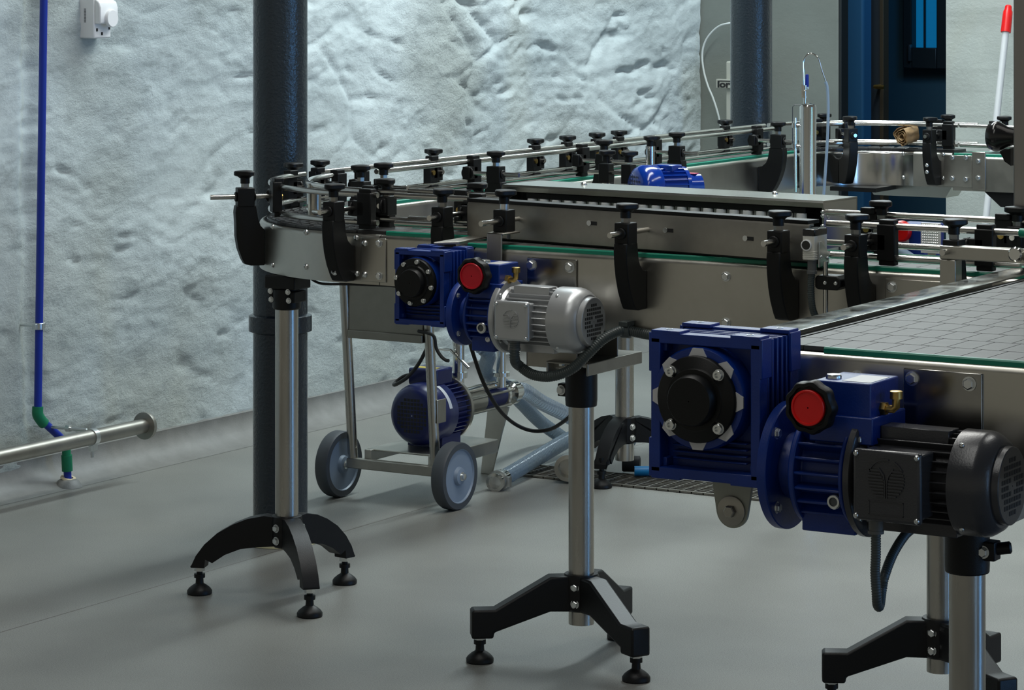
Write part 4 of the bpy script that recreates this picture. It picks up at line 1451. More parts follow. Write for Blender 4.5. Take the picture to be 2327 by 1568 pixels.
def gearmotor(P):
    gx, gz, gw, gh = P['gx'], P['gz'], P['gw'], P['gh']
    yf, yb = P['yf'], P['yb']
    az = gz + P['dz']
    ya = P['ya']
    T = thing('gearmotor', P['label'], 'motor', (gx, (yf + yb) / 2, gz - gh / 2), 'geared motors with red hand wheels')
    blue = P['blue']
    gd = yb - yf
    t = gw * 0.085
    x0, x1, z0, z1 = gx - gw / 2, gx + gw / 2, gz - gh / 2, gz + gh / 2
    # --- gearbox casing: front and back rims, cooling plates between
    mb = MB()
    rim = gd * 0.20
    for a, b in ((yf, yf + rim), (yb - rim, yb)):
        mb.box((x0, a, z0), (x1, b, z0 + t))
        mb.box((x0, a, z1 - t), (x1, b, z1))
        mb.box((x0, a, z0 + t * 0.5), (x0 + t, b, z1 - t * 0.5))
        mb.box((x1 - t, a, z0 + t * 0.5), (x1, b, z1 - t * 0.5))
    iy = yf + rim + gd * 0.10
    mb.box((x0 + t * 0.9, iy, z0 + t * 0.9), (x1 - t * 0.9, yb - rim * 0.3, z1 - t * 0.9))
    for i in range(5):
        y = yf + rim + (gd - 2 * rim) * (i + 0.5) / 5
        mb.box((x0 + t * 0.35, y - gd * 0.022, z0 + t * 0.3), (x1 - t * 0.15, y + gd * 0.022, z1 - t * 0.25))
    for i in range(4):                                            # ribs in the recess
        zz = z0 + t + gh * (0.055 + 0.045 * i)
        mb.box((x0 + gw * 0.16, yf + rim * 0.55, zz), (x1 - gw * 0.16, iy + 0.002, zz + gh * 0.012))
    for zz in (z0 + gh * 0.10, z1 - gh * 0.10):
        for xx in (x0 + t * 0.8, x1 - t * 0.8 - gw * 0.05):
            mb.box((xx, yf + rim * 0.4, zz - gh * 0.03), (xx + gw * 0.05, iy + 0.002, zz + gh * 0.03))
    # foot pads on top, bottom and sides
    for xx in (x0, x1 - gw * 0.27):
        for a, b in ((yf, yf + rim * 1.25), (yb - rim * 1.25, yb)):
            mb.box((xx, a, z1 - 0.002), (xx + gw * 0.27, b, z1 + gh * 0.018))
            mb.box((xx, a, z0 - gh * 0.012), (xx + gw * 0.27, b, z0 + 0.002))
    for zz in (z0, z1 - gh * 0.27):
        for a, b in ((yf, yf + rim * 1.25), (yb - rim * 1.25, yb)):
            mb.box((x0 - gw * 0.02, a, zz), (x0 + 0.002, b, zz + gh * 0.27))
            mb.box((x1 - 0.002, a, zz), (x1 + gw * 0.02, b, zz + gh * 0.27))
    mb.build('gearbox_casing', blue, T, bevel=0.0014)
    mb = MB()
    for xx in (x0 + gw * 0.10, x1 - gw * 0.16):
        for y in (yf + rim * 0.6, yb - rim * 0.6):
            mb.lathe([(gw * 0.030, 0), (gw * 0.030, 0.0007), (gw * 0.020, 0.0007), (gw * 0.020, 0.0002)], (xx + gw * 0.03, y, z1 + gh * 0.018), (0, 0, 1), 18)
    mb.build('pad_holes', 'zinc', T)
    # --- output side
    cx, cz = gx + P['cx'], gz + P['cz']
    R = P['ring']
    mb = MB()
    mb.lathe([(R * 1.01, -(iy - yf)), (R, 0.0), (R * 0.97, P['proud']), (R * 0.8, P['proud'])], (cx, yf, cz), (0, -1, 0), 48)
    mb.build('output_ring', blue, T)
    yo = yf - P['proud']
    if P.get('tabs'):
        mb = MB()
        for k in range(8):
            a = k * PI / 4 + PI / 2
            c, s = math.cos(a), math.sin(a)
            q = []
            for rr, wd in ((R * 0.80, 0.014), (R * 0.98, 0.0075)):
                for sg in (-1, 1):
                    q.append((cx + c * rr - s * wd * sg, cz + s * rr + c * wd * sg))
            o = [q[0], q[1], q[3], q[2]]
            mb.prism(o, (0, yo - 0.0008, 0), (1, 0, 0), (0, 0, 1), 0.0024)
        mb.build('seal_tabs', 'label_white', T)
    rc = P['cover_r']
    mb = MB()
    mb.lathe([(rc, 0), (rc, 0.006), (rc * 0.97, 0.0085), (rc * 0.74, 0.010), (rc * 0.70, 0.013), (rc * 0.60, 0.013), (rc * 0.575, P['cap_h'] - 0.003), (rc * 0.54, P['cap_h']), (0.001, P['cap_h'])], (cx, yo, cz), (0, -1, 0), 56, caps=False)
    mb.build('output_cover', 'black', T, smooth=50)
    for k in range(P['nb']):
        a = 2 * PI * k / P['nb'] + P['pb']
        bolt(T, (cx + math.cos(a) * P['rb'], yo - 0.0085 if P['rb'] < rc else yo, cz + math.sin(a) * P['rb']), (0, -1, 0), 'socket', P['sb'], name='cover_bolt')
    if P.get('lug'):
        lx, lz, lw, ly = P['lug']
        mb = MB()
        o = [(-lw * 1.45, z0 - lz + 0.01), (lw * 1.45, z0 - lz + 0.01)] + [(lw * math.cos(a), lw * math.sin(a)) for a in [-0.15 - (PI - 0.3) * i / 18 for i in range(19)]]
        mb.prism(o, (lx, ly, lz), (1, 0, 0), (0, 0, 1), 0.006)
        tq = mb.build('torque_arm', 'plate_grey', T, bevel=0.0008)
        MB().lathe([(0.0205, 0), (0.0205, 0.003), (0.0195, 0.0035)], (lx, ly - 0.003, lz), (0, -1, 0), 30).build('washer', 'steel_dull', tq)
        MB().lathe([(0.0085, 0), (0.0085, 0.007), (0.007, 0.008)], (lx, ly - 0.0065, lz), (0, -1, 0), 6).build('arm_bolt', 'steel_dull', tq)
    # --- variator
    X = lambda s: gx + s
    r1, rv, rm = P['r1'], P['rv'], P['rm']
    mb = MB()
    mb.lathe([(r1 * 0.55, P['d1'] - 0.012), (r1, P['d1'] - 0.006), (r1, P['d1'] + 0.005), (r1 * 0.985, P['d1'] + 0.0065), (r1 * 0.52, P['d1'] + 0.0065), (r1 * 0.48, P['v0'])], (gx, ya, az), (1, 0, 0), 56)
    mb.build('input_flange', blue, T)
    for k in range(4):
        a = PI / 4 + k * PI / 2
        c = Vector((X(P['d1'] + 0.006), ya + math.cos(a) * r1 * 0.82, az + math.sin(a) * r1 * 0.82))
        bolt(T, c, (1, 0, 0), 'hex', r1 * 0.075, name='flange_bolt')
    mb = MB()
    v0, v1 = P['v0'], P['v1']
    L = v1 - v0
    mb.lathe([(rv * 0.9, v0), (rv, v0 + 0.002), (rv, v0 + L * 0.12), (rv * 0.72, v0 + L * 0.14), (rv * 0.72, v1 - L * 0.09), (rv * 1.02, v1 - L * 0.07), (rv * 1.02, v1)], (gx, ya, az), (1, 0, 0), 48)
    nr = 22
    for k in range(nr):
        a = 2 * PI * k / nr + 0.1
        Rm = Matrix.Rotation(a, 3, 'X')
        c = Vector((X((v0 + v1) / 2), ya, az))
        for lo, hi in (((-L * 0.40, -0.0019, rv * 0.68), (L * 0.44, 0.0019, rv * 0.97)),):
            P8 = [Rm @ Vector(p) + c for p in ((lo[0], lo[1], lo[2]), (hi[0], lo[1], lo[2]), (hi[0], hi[1], lo[2]), (lo[0], hi[1], lo[2]), (lo[0], lo[1], hi[2]), (hi[0], lo[1], hi[2]), (hi[0], hi[1], hi[2]), (lo[0], hi[1], hi[2]))]
            mb.add(P8, [(3, 2, 1, 0), (4, 5, 6, 7), (0, 1, 5, 4), (1, 2, 6, 5), (2, 3, 7, 6), (3, 0, 4, 7)])
    f0, f1, fz = P['foot']
    mb.box((X(f0), ya - rv * 0.55, fz), (X(f1), ya + rv * 0.55, az - rv * 0.55))
    b0, b1, bz = P['box']
    mb.box((X(b0), ya - rv * 0.62, az + rv * 0.45), (X(b1), ya + rv * 0.62, bz))
    mb.box((X(b0) - 0.004, ya - rv * 0.72, az + rv * 0.60), (X(b1) + 0.006, ya + rv * 0.75, az + rv * 0.60 + (bz - az - rv * 0.6) * 0.45))
    mb.build('variator_casing', blue, T, bevel=0.0018)
    MB().box((X(b0) + (b1 - b0) * 0.45, ya - rv * 0.5, bz), (X(b1) - 0.004, ya + rv * 0.35, bz + 0.0006)).build('rating_plate', 'label_white', T)
    mb = MB()
    mb.lathe([(0.0105, 0), (0.0105, 0.003), (0.009, 0.0055), (0.006, 0.006)], (X(b0) + 0.016, ya - rv * 0.25, bz), (0, 0, 1), 20)
    mb.build('filler_plug', 'zinc', T)
    # handwheel
    hx, hz, hy = X(P['hw'][0]), gz + P['hw'][1], P['hw'][2]
    mb = MB()
    Rw = P['hw'][3]
    mb.lathe([(Rw * 0.45, -0.03), (Rw * 0.45, -0.004), (Rw * 0.93, 0.0), (Rw, 0.004), (Rw, 0.016), (Rw * 0.94, 0.020), (Rw * 0.80, 0.021), (Rw * 0.78, 0.017), (0.001, 0.017)], (hx, hy, hz), (0, -1, 0), 72, caps=False, rfun=lambda a: 1 + 0.035 * math.cos(9 * a))
    mb.cyl((hx, hy + 0.005, hz), (hx, ya - rv * 0.4, hz), Rw * 0.42, n=20)
    hwp = mb.build('hand_wheel', 'black', T, smooth=45)
    mb = MB()
    rr = P['hw'][4]
    mb.lathe([(rr, 0.0), (rr, 0.0055), (rr * 0.97, 0.0065), (rr * 0.88, 0.0065), (rr * 0.85, 0.0045), (0.001, 0.0045)], (hx, hy - 0.0165, hz), (0, -1, 0), 48, caps=False)
    mb.build('wheel_cap', P['red'], hwp)
    # brass elbow
    q = Vector((X(b1), ya - rv * 0.15, az + rv * 0.6 + (bz - az - rv * 0.6) * 0.55))
    mb = MB()
    s = P['elb']
    mb.lathe([(s * 1.0, 0), (s * 1.0, s * 0.9)], q, (1, 0, 0), 6)
    mb.tube([q + Vector((s * 0.6, 0, 0)), q + Vector((s * 1.9, 0, 0)), q + Vector((s * 2.35, 0, s * 0.4)), q + Vector((s * 2.4, 0, s * 1.6))], s * 0.62, 14)
    mb.lathe([(s * 0.95, s * 1.6), (s * 0.95, s * 2.7), (s * 0.85, s * 2.75)], q + Vector((s * 2.4, 0, 0)), (0, 0, 1), 20)
    mb.build('breather_elbow', 'brass', T)
    # sight glass and plug on the front
    for (px_, pz_, pr, nm) in P['glass']:
        yy = ya - math.sqrt(max(0, (rv * 0.93) ** 2 - (pz_ - az) ** 2)) - 0.001
        mb = MB()
        mb.lathe([(pr, -0.012), (pr, 0.004), (pr * 0.85, 0.006), (pr * 0.6, 0.006), (pr * 0.58, 0.002)], (X(px_), yy, pz_), (0, -1, 0), 24)
        g = mb.build(nm, 'zinc', T)
        if nm == 'sight_glass':
            MB().lathe([(pr * 0.56, 0.002), (pr * 0.56, 0.003)], (X(px_), yy, pz_), (0, -1, 0), 20).build('glass', 'dark_metal', g)
    # --- motor
    body = P['paint']
    m0 = P['m0']
    mb = MB()
    mb.lathe([(rm, m0), (rm, m0 + 0.008), (rm * 0.97, m0 + 0.010), (rm * 0.80, m0 + 0.011), (rm * 0.76, m0 + 0.018)], (gx, ya, az), (1, 0, 0), 56)
    mb.build('motor_flange', P['flange_mat'], T)
    for k in range(4):
        a = PI / 4 + k * PI / 2
        bolt(T, (X(m0 + 0.0085), ya + math.cos(a) * rm * 0.86, az + math.sin(a) * rm * 0.86), (1, 0, 0), 'hex', rm * 0.065, name='flange_bolt')
    rf, f_0, f_1 = P['rf'], P['fan0'], P['fan1']
    mb = MB()
    mb.lathe([(rf * 0.82, m0 + 0.012), (rf * 0.80, f_0 + 0.004)], (gx, ya, az), (1, 0, 0), 40)
    nf = 30
    for k in range(nf):
        a = 2 * PI * k / nf
        Rm = Matrix.Rotation(a, 3, 'X')
        c = Vector((gx, ya, az))
        lo, hi = (m0 + 0.022, -0.0011, rf * 0.76), (f_0 + 0.004, 0.0011, rf * 0.95)
        P8 = [Rm @ Vector(p) + c for p in ((lo[0], lo[1], lo[2]), (hi[0], lo[1], lo[2]), (hi[0], hi[1], lo[2]), (lo[0], hi[1], lo[2]), (lo[0], lo[1], hi[2]), (hi[0], lo[1], hi[2]), (hi[0], hi[1], hi[2]), (lo[0], hi[1], hi[2]))]
        mb.add(P8, [(3, 2, 1, 0), (4, 5, 6, 7), (0, 1, 5, 4), (1, 2, 6, 5), (2, 3, 7, 6), (3, 0, 4, 7)])
    # plain pads top and bottom
    mb.box((X(m0 + 0.03), ya - rf * 0.42, az + rf * 0.70), (X(f_0 - 0.012), ya + rf * 0.1, az + rf * 0.99))
    mb.box((X(m0 + 0.018), ya - rf * 0.45, az - rf * 1.0), (X(f_0), ya + rf * 0.45, az - rf * 0.72))
    mb.build('motor_body', body, T, bevel=0.0008, seg=1)
    mb = MB()
    Lf = f_1 - f_0
    fs = P['fstep']
    mb.lathe([(rf * 0.97, f_0), (rf, f_0), (rf, f_0 + fs * Lf), (rf * 0.985, f_0 + (fs + 0.08) * Lf), (rf * 0.935, f_0 + (fs + 0.18) * Lf), (rf * 0.86, f_0 + 0.80 * Lf), (rf * 0.80, f_0 + 0.84 * Lf), (rf * 0.745, f_0 + 0.84 * Lf), (rf * 0.735, f_0 + 0.985 * Lf), (rf * 0.715, f_1), (0.001, f_1)], (gx, ya, az), (1, 0, 0), 64, caps=False)
    fc = mb.build('fan_cover', body, T, smooth=28)
    mb = MB()
    g = rf * 0.60
    st = rf * 0.125
    k = int(g / st) + 1
    for i in range(-k, k + 1):
        for j in range(-k, k + 1):
            if (i * st) ** 2 + (j * st) ** 2 < (g - st * 0.35) ** 2 and (abs(i) + abs(j) > 1):
                y, z = ya + i * st, az + j * st
                mb.box((X(f_1) - 0.001, y - st * 0.33, z - st * 0.33), (X(f_1) + 0.0004, y + st * 0.33, z + st * 0.33))
    mb.build('grille_holes', 'ink', fc)
    for a in (0.9, -0.9, 2.4, -2.4):
        c = Vector((X(f_0 + Lf * 0.18), ya - math.cos(a) * rf, az + math.sin(a) * rf))
        bolt(T, c, (0, -math.cos(a), math.sin(a)), 'dome', 0.0035, name='cover_screw')
    # terminal box on the front
    t0, t1, tz0, tz1, ty = P['term']
    mb = MB()
    mb.box((X(t0) + 0.004, ty + 0.010, tz0 + 0.004), (X(t1) - 0.004, ya - rf * 0.70, tz1 - 0.004))
    tb = mb.build('terminal_box', body, T, bevel=0.003)
    mb = MB()
    mb.box((X(t0), ty + 0.001, tz0), (X(t1), ty + 0.012, tz1))
    mb.build('lid', body, tb, bevel=0.0045, seg=3)
    mb = MB()
    er = (t1 - t0) * P['er']
    emblem(mb, ((X(t0) + X(t1)) / 2 + P.get('ex', 0), ty + 0.001, (tz0 + tz1) / 2 + P['ez']), er, 0.0019)
    mb.build('emblem', body, tb, smooth=0)
    if P.get('plaque'):
        xm = (X(t0) + X(t1)) / 2
        mb = MB()
        zc = tz0 + (tz1 - tz0) * 0.20
        for lo, hi in (((xm - 0.024, zc - 0.009), (xm + 0.024, zc - 0.008)), ((xm - 0.024, zc + 0.008), (xm + 0.024, zc + 0.009)), ((xm - 0.024, zc - 0.009), (xm - 0.023, zc + 0.009)), ((xm + 0.023, zc - 0.009), (xm + 0.024, zc + 0.009))):
            mb.box((lo[0], ty + 0.0002, lo[1]), (hi[0], ty + 0.002, hi[1]))
        mb.build('raised_panel', body, tb)
    for xx in (X(t0) + 0.005, X(t1) - 0.005):
        for zz in (tz0 + 0.006, tz1 - 0.006):
            stamp('lid_screw', 'lid_screw', lambda mb: dome_bolt(mb, 0.0038), 'zinc', tb, facing((xx, ty + 0.001, zz), (0, -1, 0)))
    gxx = X(t0) + (t1 - t0) * P['gland']
    mb = MB()
    mb.lathe([(0.0115, 0), (0.0115, 0.006), (0.0095, 0.006), (0.0095, 0.018), (0.0105, 0.018), (0.0105, 0.022)], (gxx, ty + 0.022, tz0 + 0.003), (0, 0, -1), 20)
    mb.build('cable_gland', 'grey_plastic', tb)
    P['gland_pos'] = Vector((gxx, ty + 0.022, tz0 - 0.017))
    return T


def build_motors():
    small = dict(label='silver motor with a blue gearbox and red-capped hand wheel on the green-edged conveyor', gx=-2.989, gz=0.700, gw=0.109, gh=0.140, yf=4.66, yb=4.765,
                 ya=4.708, dz=-0.047, blue='blue', cx=-0.004, cz=0.011, ring=0.047, proud=0.004, cover_r=0.0455, cap_h=0.024, nb=8, pb=PI / 8 + 0.2, rb=0.0395, sb=0.0042,
                 r1=0.061, d1=0.072, v0=0.098, v1=0.158, rv=0.056, rm=0.069, foot=(0.105, 0.155, 0.587), box=(0.108, 0.168, 0.751),
                 hw=(0.128, 0.031, 4.660, 0.0335, 0.0245), red='red_dark', elb=0.0085,
                 glass=((0.140, 0.634, 0.0105, 'sight_glass'), (0.144, 0.611, 0.0056, 'drain_plug')),
                 paint='silver', flange_mat='silver', m0=0.164, rf=0.061, fan0=0.282, fan1=0.350, fstep=0.52,
                 term=(0.180, 0.254, 0.617, 0.690, 4.632), er=0.23, ez=0.004, gland=0.45)
    gearmotor(small)
    big = dict(label='dark grey motor with a big blue gearbox and red-capped hand wheel on the wide table', gx=-1.798, gz=0.7125, gw=0.164, gh=0.195, yf=3.512, yb=3.632,
               ya=3.570, dz=-0.075, blue='blue', cx=-0.008, cz=0.013, ring=0.0695, proud=0.004, cover_r=0.0585, cap_h=0.028, nb=4, pb=PI / 4, rb=0.0505, sb=0.0068, tabs=True,
               lug=(-1.800, 0.562, 0.024, 3.600),
               r1=0.085, d1=0.096, v0=0.128, v1=0.208, rv=0.074, rm=0.084, foot=(0.135, 0.212, 0.560), box=(0.155, 0.236, 0.761),
               hw=(0.171, 0.0195, 3.492, 0.0345, 0.0235), red='red', elb=0.0088,
               glass=((0.193, 0.607, 0.0100, 'sight_glass'), (0.203, 0.573, 0.0062, 'drain_plug')),
               paint='dgrey', flange_mat='dgrey', m0=0.213, rf=0.0685, fan0=0.350, fan1=0.414, fstep=0.50,
               term=(0.236, 0.330, 0.594, 0.686, 3.466), er=0.275, ez=0.010, gland=0.25, plaque=True)
    gearmotor(big)

    # corrugated conduit from the silver motor to a clip on the conveyor
    g = small['gland_pos']
    pts = [g + Vector((0, 0, 0.012)), g - Vector((0, 0, 0.02)), at(1181, 832, Y=4.68), at(1213, 852, Y=4.68), at(1255, 855, Y=4.68), at(1300, 838, Y=4.69), at(1338, 802, Y=4.70), at(1372, 770, Y=4.72), at(1405, 753, Y=4.745), at(1425, 751, Y=4.760), at(1450, 756, Y=4.763), at(1500, 765, Y=4.763), at(1560, 772, Y=4.763)]
    t = thing('cable_conduit', 'grey corrugated conduit sagging from the silver motor to a clip under the conveyor', 'cable', pts[4])
    ribbed(smooth_path(pts, 10), 0.0098, 0.0016, 0.0042, 14).build('conduit', 'conduit', t, smooth=180)
    c = at(1423, 752, Y=4.760)
    mb = MB()
    mb.lathe([(0.0100, -0.009), (0.0135, -0.009), (0.0135, 0.009), (0.0100, 0.009)], c, (1, 0.15, 0), 20)
    mb.box(c + Vector((-0.009, -0.013, 0.009)), c + Vector((0.009, 0.016, 0.018)))
    mb.build('clip', 'conduit', t, bevel=0.001)
    # cable of the dark motor: a long hanging loop
    g = big['gland_pos']
    pts = [g + Vector((0, 0, 0.01)), g - Vector((0, 0, 0.03)), at(1989, 1300, Y=g.y), at(1992, 1350, Y=g.y), at(1994, 1374, Y=g.y + 0.006), at(1999, 1376, Y=g.y + 0.018), at(2004, 1340, Y=g.y + 0.04), at(2010, 1310, Y=3.53), at(2027, 1264, Y=3.56), at(2052, 1222, Y=3.59), at(2075, 1200, Y=3.62), at(2110, 1180, Y=3.70)]
    t = tag(ribbed(smooth_path(pts, 10), 0.0066, 0.0008, 0.0034, 12).build('cable_conduit', 'conduit', smooth=180, origin=pts[0]), 'grey conduit hanging in a narrow loop below the dark grey motor', 'cable')
    # thin black cables
    def cable(pts, r, label):
        tag(MB().tube(smooth_path(pts, 8), r, 10).build('cable', 'black_rub', origin=pts[0]), label, 'cable')
    cable([at(x, y, Y=Y) for x, y, Y in ((1066, 770, 4.74), (1074, 800, 4.76), (1098, 868, 4.80), (1130, 925, 4.86), (1165, 960, 4.92), (1205, 978, 4.95), (1245, 977, 4.96), (1275, 962, 4.93), (1300, 940, 4.90), (1322, 905, 4.86), (1325, 870, 4.84), (1318, 850, 4.83))], 0.0038, 'thin black cable drooping from the silver motor towards the angular stand')
    cable([at(x, y, Y=Y) for x, y, Y in ((704, 628, 4.99), (712, 637, 4.98), (735, 645, 4.97), (790, 646, 4.96), (850, 648, 4.95), (890, 650, 4.94), (915, 655, 4.93))], 0.0026, 'thin black cable clipped below the near curved conveyor')


# ================================================================== STANDS
def mk_foot(mb):
    mb.lathe([(0.0245, 0), (0.0260, 0.002), (0.0260, 0.0075), (0.0225, 0.0125), (0.015, 0.0185), (0.0085, 0.0225), (0.0078, 0.034), (0.0115, 0.0345), (0.0115, 0.0425), (0.0062, 0.043), (0.0062, 0.075)], (0, 0, 0), (0, 0, 1), 28)


CURVED = [(0.020, 0.168), (0.050, 0.170), (0.085, 0.163), (0.118, 0.149), (0.148, 0.128), (0.170, 0.104), (0.183, 0.080), (0.186 + 0.0165, 0.078)]


def stand(x, y, label, kind, angles, radius, top, hub=(0.102, 0.168), head=None, bottom=None, foot_h=0.0, lift=0.0, headless=False, tube_r=0.02415):
    T = thing('conveyor_stand', label, 'stand', (x, y, 0), 'black-footed conveyor stands')
    h0, h1 = hub
    b = bottom if bottom is not None else h0 + 0.004
    mb = MB()
    mb.lathe([(tube_r, b), (tube_r, top)], (x, y, 0), (0, 0, 1), 40)
    mb.build('tube', 'steel_tube', T)
    mb = MB()
    if kind == 'curved':
        mb.lathe([(0.026, h0), (0.031, h0 + 0.004), (0.033, h1 - 0.012), (0.031, h1), (0.0245, h1 + 0.002)], (x, y, 0), (0, 0, 1), 32)
    else:
        mb.lathe([(0.028, h0), (0.033, h0 + 0.004), (0.034, h1 - 0.006), (0.0315, h1), (0.0245, h1)], (x, y, 0), (0, 0, 1), 32)
    mb.build('hub', 'leg_black', T)
    ez = (0.057 if kind == 'curved' else 0.047) + lift
    for i, deg in enumerate(angles):
        a = math.radians(deg)
        u = Vector((math.cos(a), math.sin(a), 0))
        R = radius[i] if isinstance(radius, (list, tuple)) else radius
        mb = MB()
        if kind == 'curved':
            k = R / 0.186
            up = [(0.018, h1 - 0.002), (0.045, h1 + 0.001), (0.080, h1 - 0.006), (0.112, h1 - 0.019), (0.145, h1 - 0.038), (0.172, h1 - 0.062), (0.190, h1 - 0.086), (0.2005, h1 - 0.108), (0.2015, ez + 0.004), (0.2005, ez)]
            dn = [(0.172, ez), (0.170, ez + 0.018), (0.155, h1 - 0.100), (0.128, h1 - 0.082), (0.095, h1 - 0.069), (0.060, h1 - 0.064), (0.018, h0 + 0.003)]
            o = [(p * k, z) for p, z in up + dn]
            mb.prism(o[::-1], (x, y, 0), u, (0, 0, 1), 0.034)
            lg = mb.build('leg', 'leg_black', T, bevel=0.009, seg=4, smooth=60)
        else:
            k = R / 0.19
            o = [(0.015, h1 - 0.003), (0.060, h1 - 0.003), (0.163, h1 - 0.062), (0.205, h1 - 0.062), (0.207, h1 - 0.066), (0.207, ez), (0.166, ez), (0.165, ez + 0.011), (0.060, h0 + 0.001), (0.015, h0)]
            mb.prism([(p * k, z) for p, z in o][::-1], (x, y, 0), u, (0, 0, 1), 0.040)
            lg = mb.build('leg', 'leg_black', T, bevel=0.004, seg=2, smooth=40)
        p = Vector((x, y, 0)) + u * R
        ft = stamp('foot', 'stand_foot', mk_foot, 'black', T, Matrix.Translation(p))
        stamp('lock_nut', 'foot_nut', lambda mb: mb.lathe([(0.0112, 0), (0.0112, 0.0085)], (0, 0, 0), (0, 0, 1), 6), 'zinc', ft, Matrix.Translation(p + Vector((0, 0, ez - 0.0088))))
        # clamping bolts beside the leg
        a2 = a + math.radians(60)
        v = Vector((math.cos(a2), math.sin(a2), 0))
        for zz in (h0 + 0.016, h1 - 0.022):
            bolt(T, Vector((x, y, zz)) + v * 0.0315, v, 'hex', 0.0068, name='hub_bolt')
    if head:
        hz0, hz1 = head
        mb = MB()
        mb.lathe([(0.0245, hz0), (0.0295, hz0), (0.0300, hz0 + 0.01), (0.0300, hz1)], (x, y, 0), (0, 0, 1), 32)
        hd = mb.build('head', 'leg_black', T)
    return T


def build_stands():
    # under the near curve
    T = stand(-3.521, 4.981, 'curved-leg stand in front of the round column with the collar, carrying the near bend', 'curved', (202, 319, 80), (0.186, 0.193, 0.172), 0.62, hub=(0.104, 0.168))
    x, y = -3.521, 4.981
    mb = MB()
    mb.lathe([(0.0245, 0.596), (0.0295, 0.598), (0.0295, 0.640)], (x, y, 0), (0, 0, 1), 32)
    Rz = Matrix.Rotation(-YAW * 0.0, 3, 'Z')
    mb.box((x - 0.036, y - 0.030, 0.640), (x + 0.040, y + 0.030, 0.667))
    mb.box((x - 0.031, y - 0.022, 0.610), (x - 0.020, y + 0.022, 0.655))
    mb.box((x + 0.022, y - 0.022, 0.612), (x + 0.034, y + 0.022, 0.636))
    mb.build('head', 'black', T, bevel=0.0025)
    for (dx, z) in ((-0.020, 0.6355), (0.024, 0.6355), (-0.018, 0.618), (0.026, 0.618)):
        bolt(T, (x + dx, y - 0.030, z), (0, -1, 0), 'hex', 0.0048, name='head_bolt')

    # under the green-edged conveyor, with its cross bracket
    x, y = -2.714, 4.815
    x = at(1321, 1000, Y=y).x
    T = stand(x, y, 'angular-leg stand below the silver motor, with a steel cross bracket at its top', 'angled', (217, 331, 96), (0.192, 0.192, 0.19), 0.55, hub=(0.094, 0.163), bottom=0.068, lift=0.0)
    z0, z1 = at(1320, 922, Y=y).z, at(1320, 845, Y=y).z
    mb = MB()
    mb.lathe([(0.0245, z0), (0.0295, z0), (0.0305, z0 + 0.012), (0.0305, z1 + 0.012), (0.034, z1 + 0.014), (0.034, z1 + 0.02)], (x, y, 0), (0, 0, 1), 36)
    mb.box((x - 0.046, y - 0.010, z0 + 0.016), (x - 0.024, y + 0.010, z0 + 0.040))
    mb.build('head', 'leg_black', T, bevel=0.0015)
    bolt(T, (x - 0.038, y - 0.010, z0 + 0.028), (0, -1, 0), 'hex', 0.0075, name='head_bolt')
    # channel bracket running under the frame
    zt = z1 + 0.02
    mb = MB()
    ya, yb = y - 0.055, at(1447, 820, X=x + 0.033).y
    w = 0.045
    zc = at(1330, 850, X=x + w).z
    mb.box((x - w, ya, zt), (x + w, yb, zt + 0.004))
    mb.box((x + w - 0.004, ya, zt - 0.019), (x + w, yb, zt + 0.003))
    mb.box((x - w, ya, zt - 0.019), (x - w + 0.004, yb, zt + 0.003))
    mb.build('cross_bracket', 'steel_dull', T, bevel=0.0015)
    for yy in (y + 0.045, y + 0.095):
        bolt(T, (x + 0.022, yy, zt), (0, 0, -1), 'hex', 0.0075, name='bracket_bolt')
    for xx, yy in ((x - 0.022, y - 0.035), (x + 0.03, y - 0.035)):
        bolt(T, (xx, yy, zt), (0, 0, -1), 'hex', 0.0065, name='bracket_bolt')
    # filler between bracket and housing: two flats
    zh = at(1250, 836, Y=4.784).z
    if zh > zt + 0.006:
        mb = MB()
        mb.box((x - 0.10, y - 0.035, zt + 0.004), (x + 0.035, y + 0.085, zh - 0.0005))
        mb.build('packing_plate', 'dark_metal', T, bevel=0.001)
    # shelf bolts seen from the front
    # under the long conveyor by the wall
    stand(-3.600, 6.583, 'curved-leg stand behind the angular stand, standing by the drain cover', 'curved', (-83, 37, 157), (0.155, 0.16, 0.17), 0.668, hub=(0.090, 0.156), bottom=0.046, head=(0.56, 0.667))

    # second stand of the green-edged conveyor
    s5y = 4.812
    s5x = at(2137, 1200, Y=s5y).x
    stand(s5x, s5y, 'angular-leg stand partly hidden behind the nearest steel tube', 'angled', (206, 326, 86), 0.19, 0.628, hub=(0.094, 0.163), bottom=0.068, head=(0.53, 0.6275))

    # stand of the wide table, cut off by the picture's lower edge
    s4y = 3.735
    s4x = at(2198, 1300, Y=s4y).x
    T = stand(s4x, s4y, 'thick steel tube stand of the wide table, below the dark grey motor', 'angled', (210, 330, 90), 0.19, 0.587, hub=(0.094, 0.163), bottom=0.068, tube_r=0.0247)
    z0 = at(2198, 1311, Y=s4y - 0.03).z
    mb = MB()
    mb.lathe([(0.0252, z0), (0.0300, z0), (0.0305, z0 + 0.012), (0.0305, 0.588)], (s4x, s4y, 0), (0, 0, 1), 36)
    mb.box((s4x + 0.016, s4y - 0.012, z0 + 0.020), (s4x + 0.044, s4y + 0.012, z0 + 0.046))
    mb.build('head', 'leg_black', T, bevel=0.002)
    bolt(T, (s4x + 0.028, s4y - 0.012, z0 + 0.032), (0, -1, 0), 'hex', 0.0070, name='head_bolt')
    MB().lathe([(0.0085, 0), (0.0085, 0.026), (0.006, 0.028)], (s4x + 0.034, s4y + 0.0, z0 + 0.034), (0.95, 0.3, 0.15), 16).build('clamp_knob', 'black', T)
    mb = MB()
    xl, xr, zt, h = s4x - 0.105, s4x + 0.027, 0.588, 0.052
    yf = at(2240, 1250, X=xr).y
    ye = s4y + 0.62
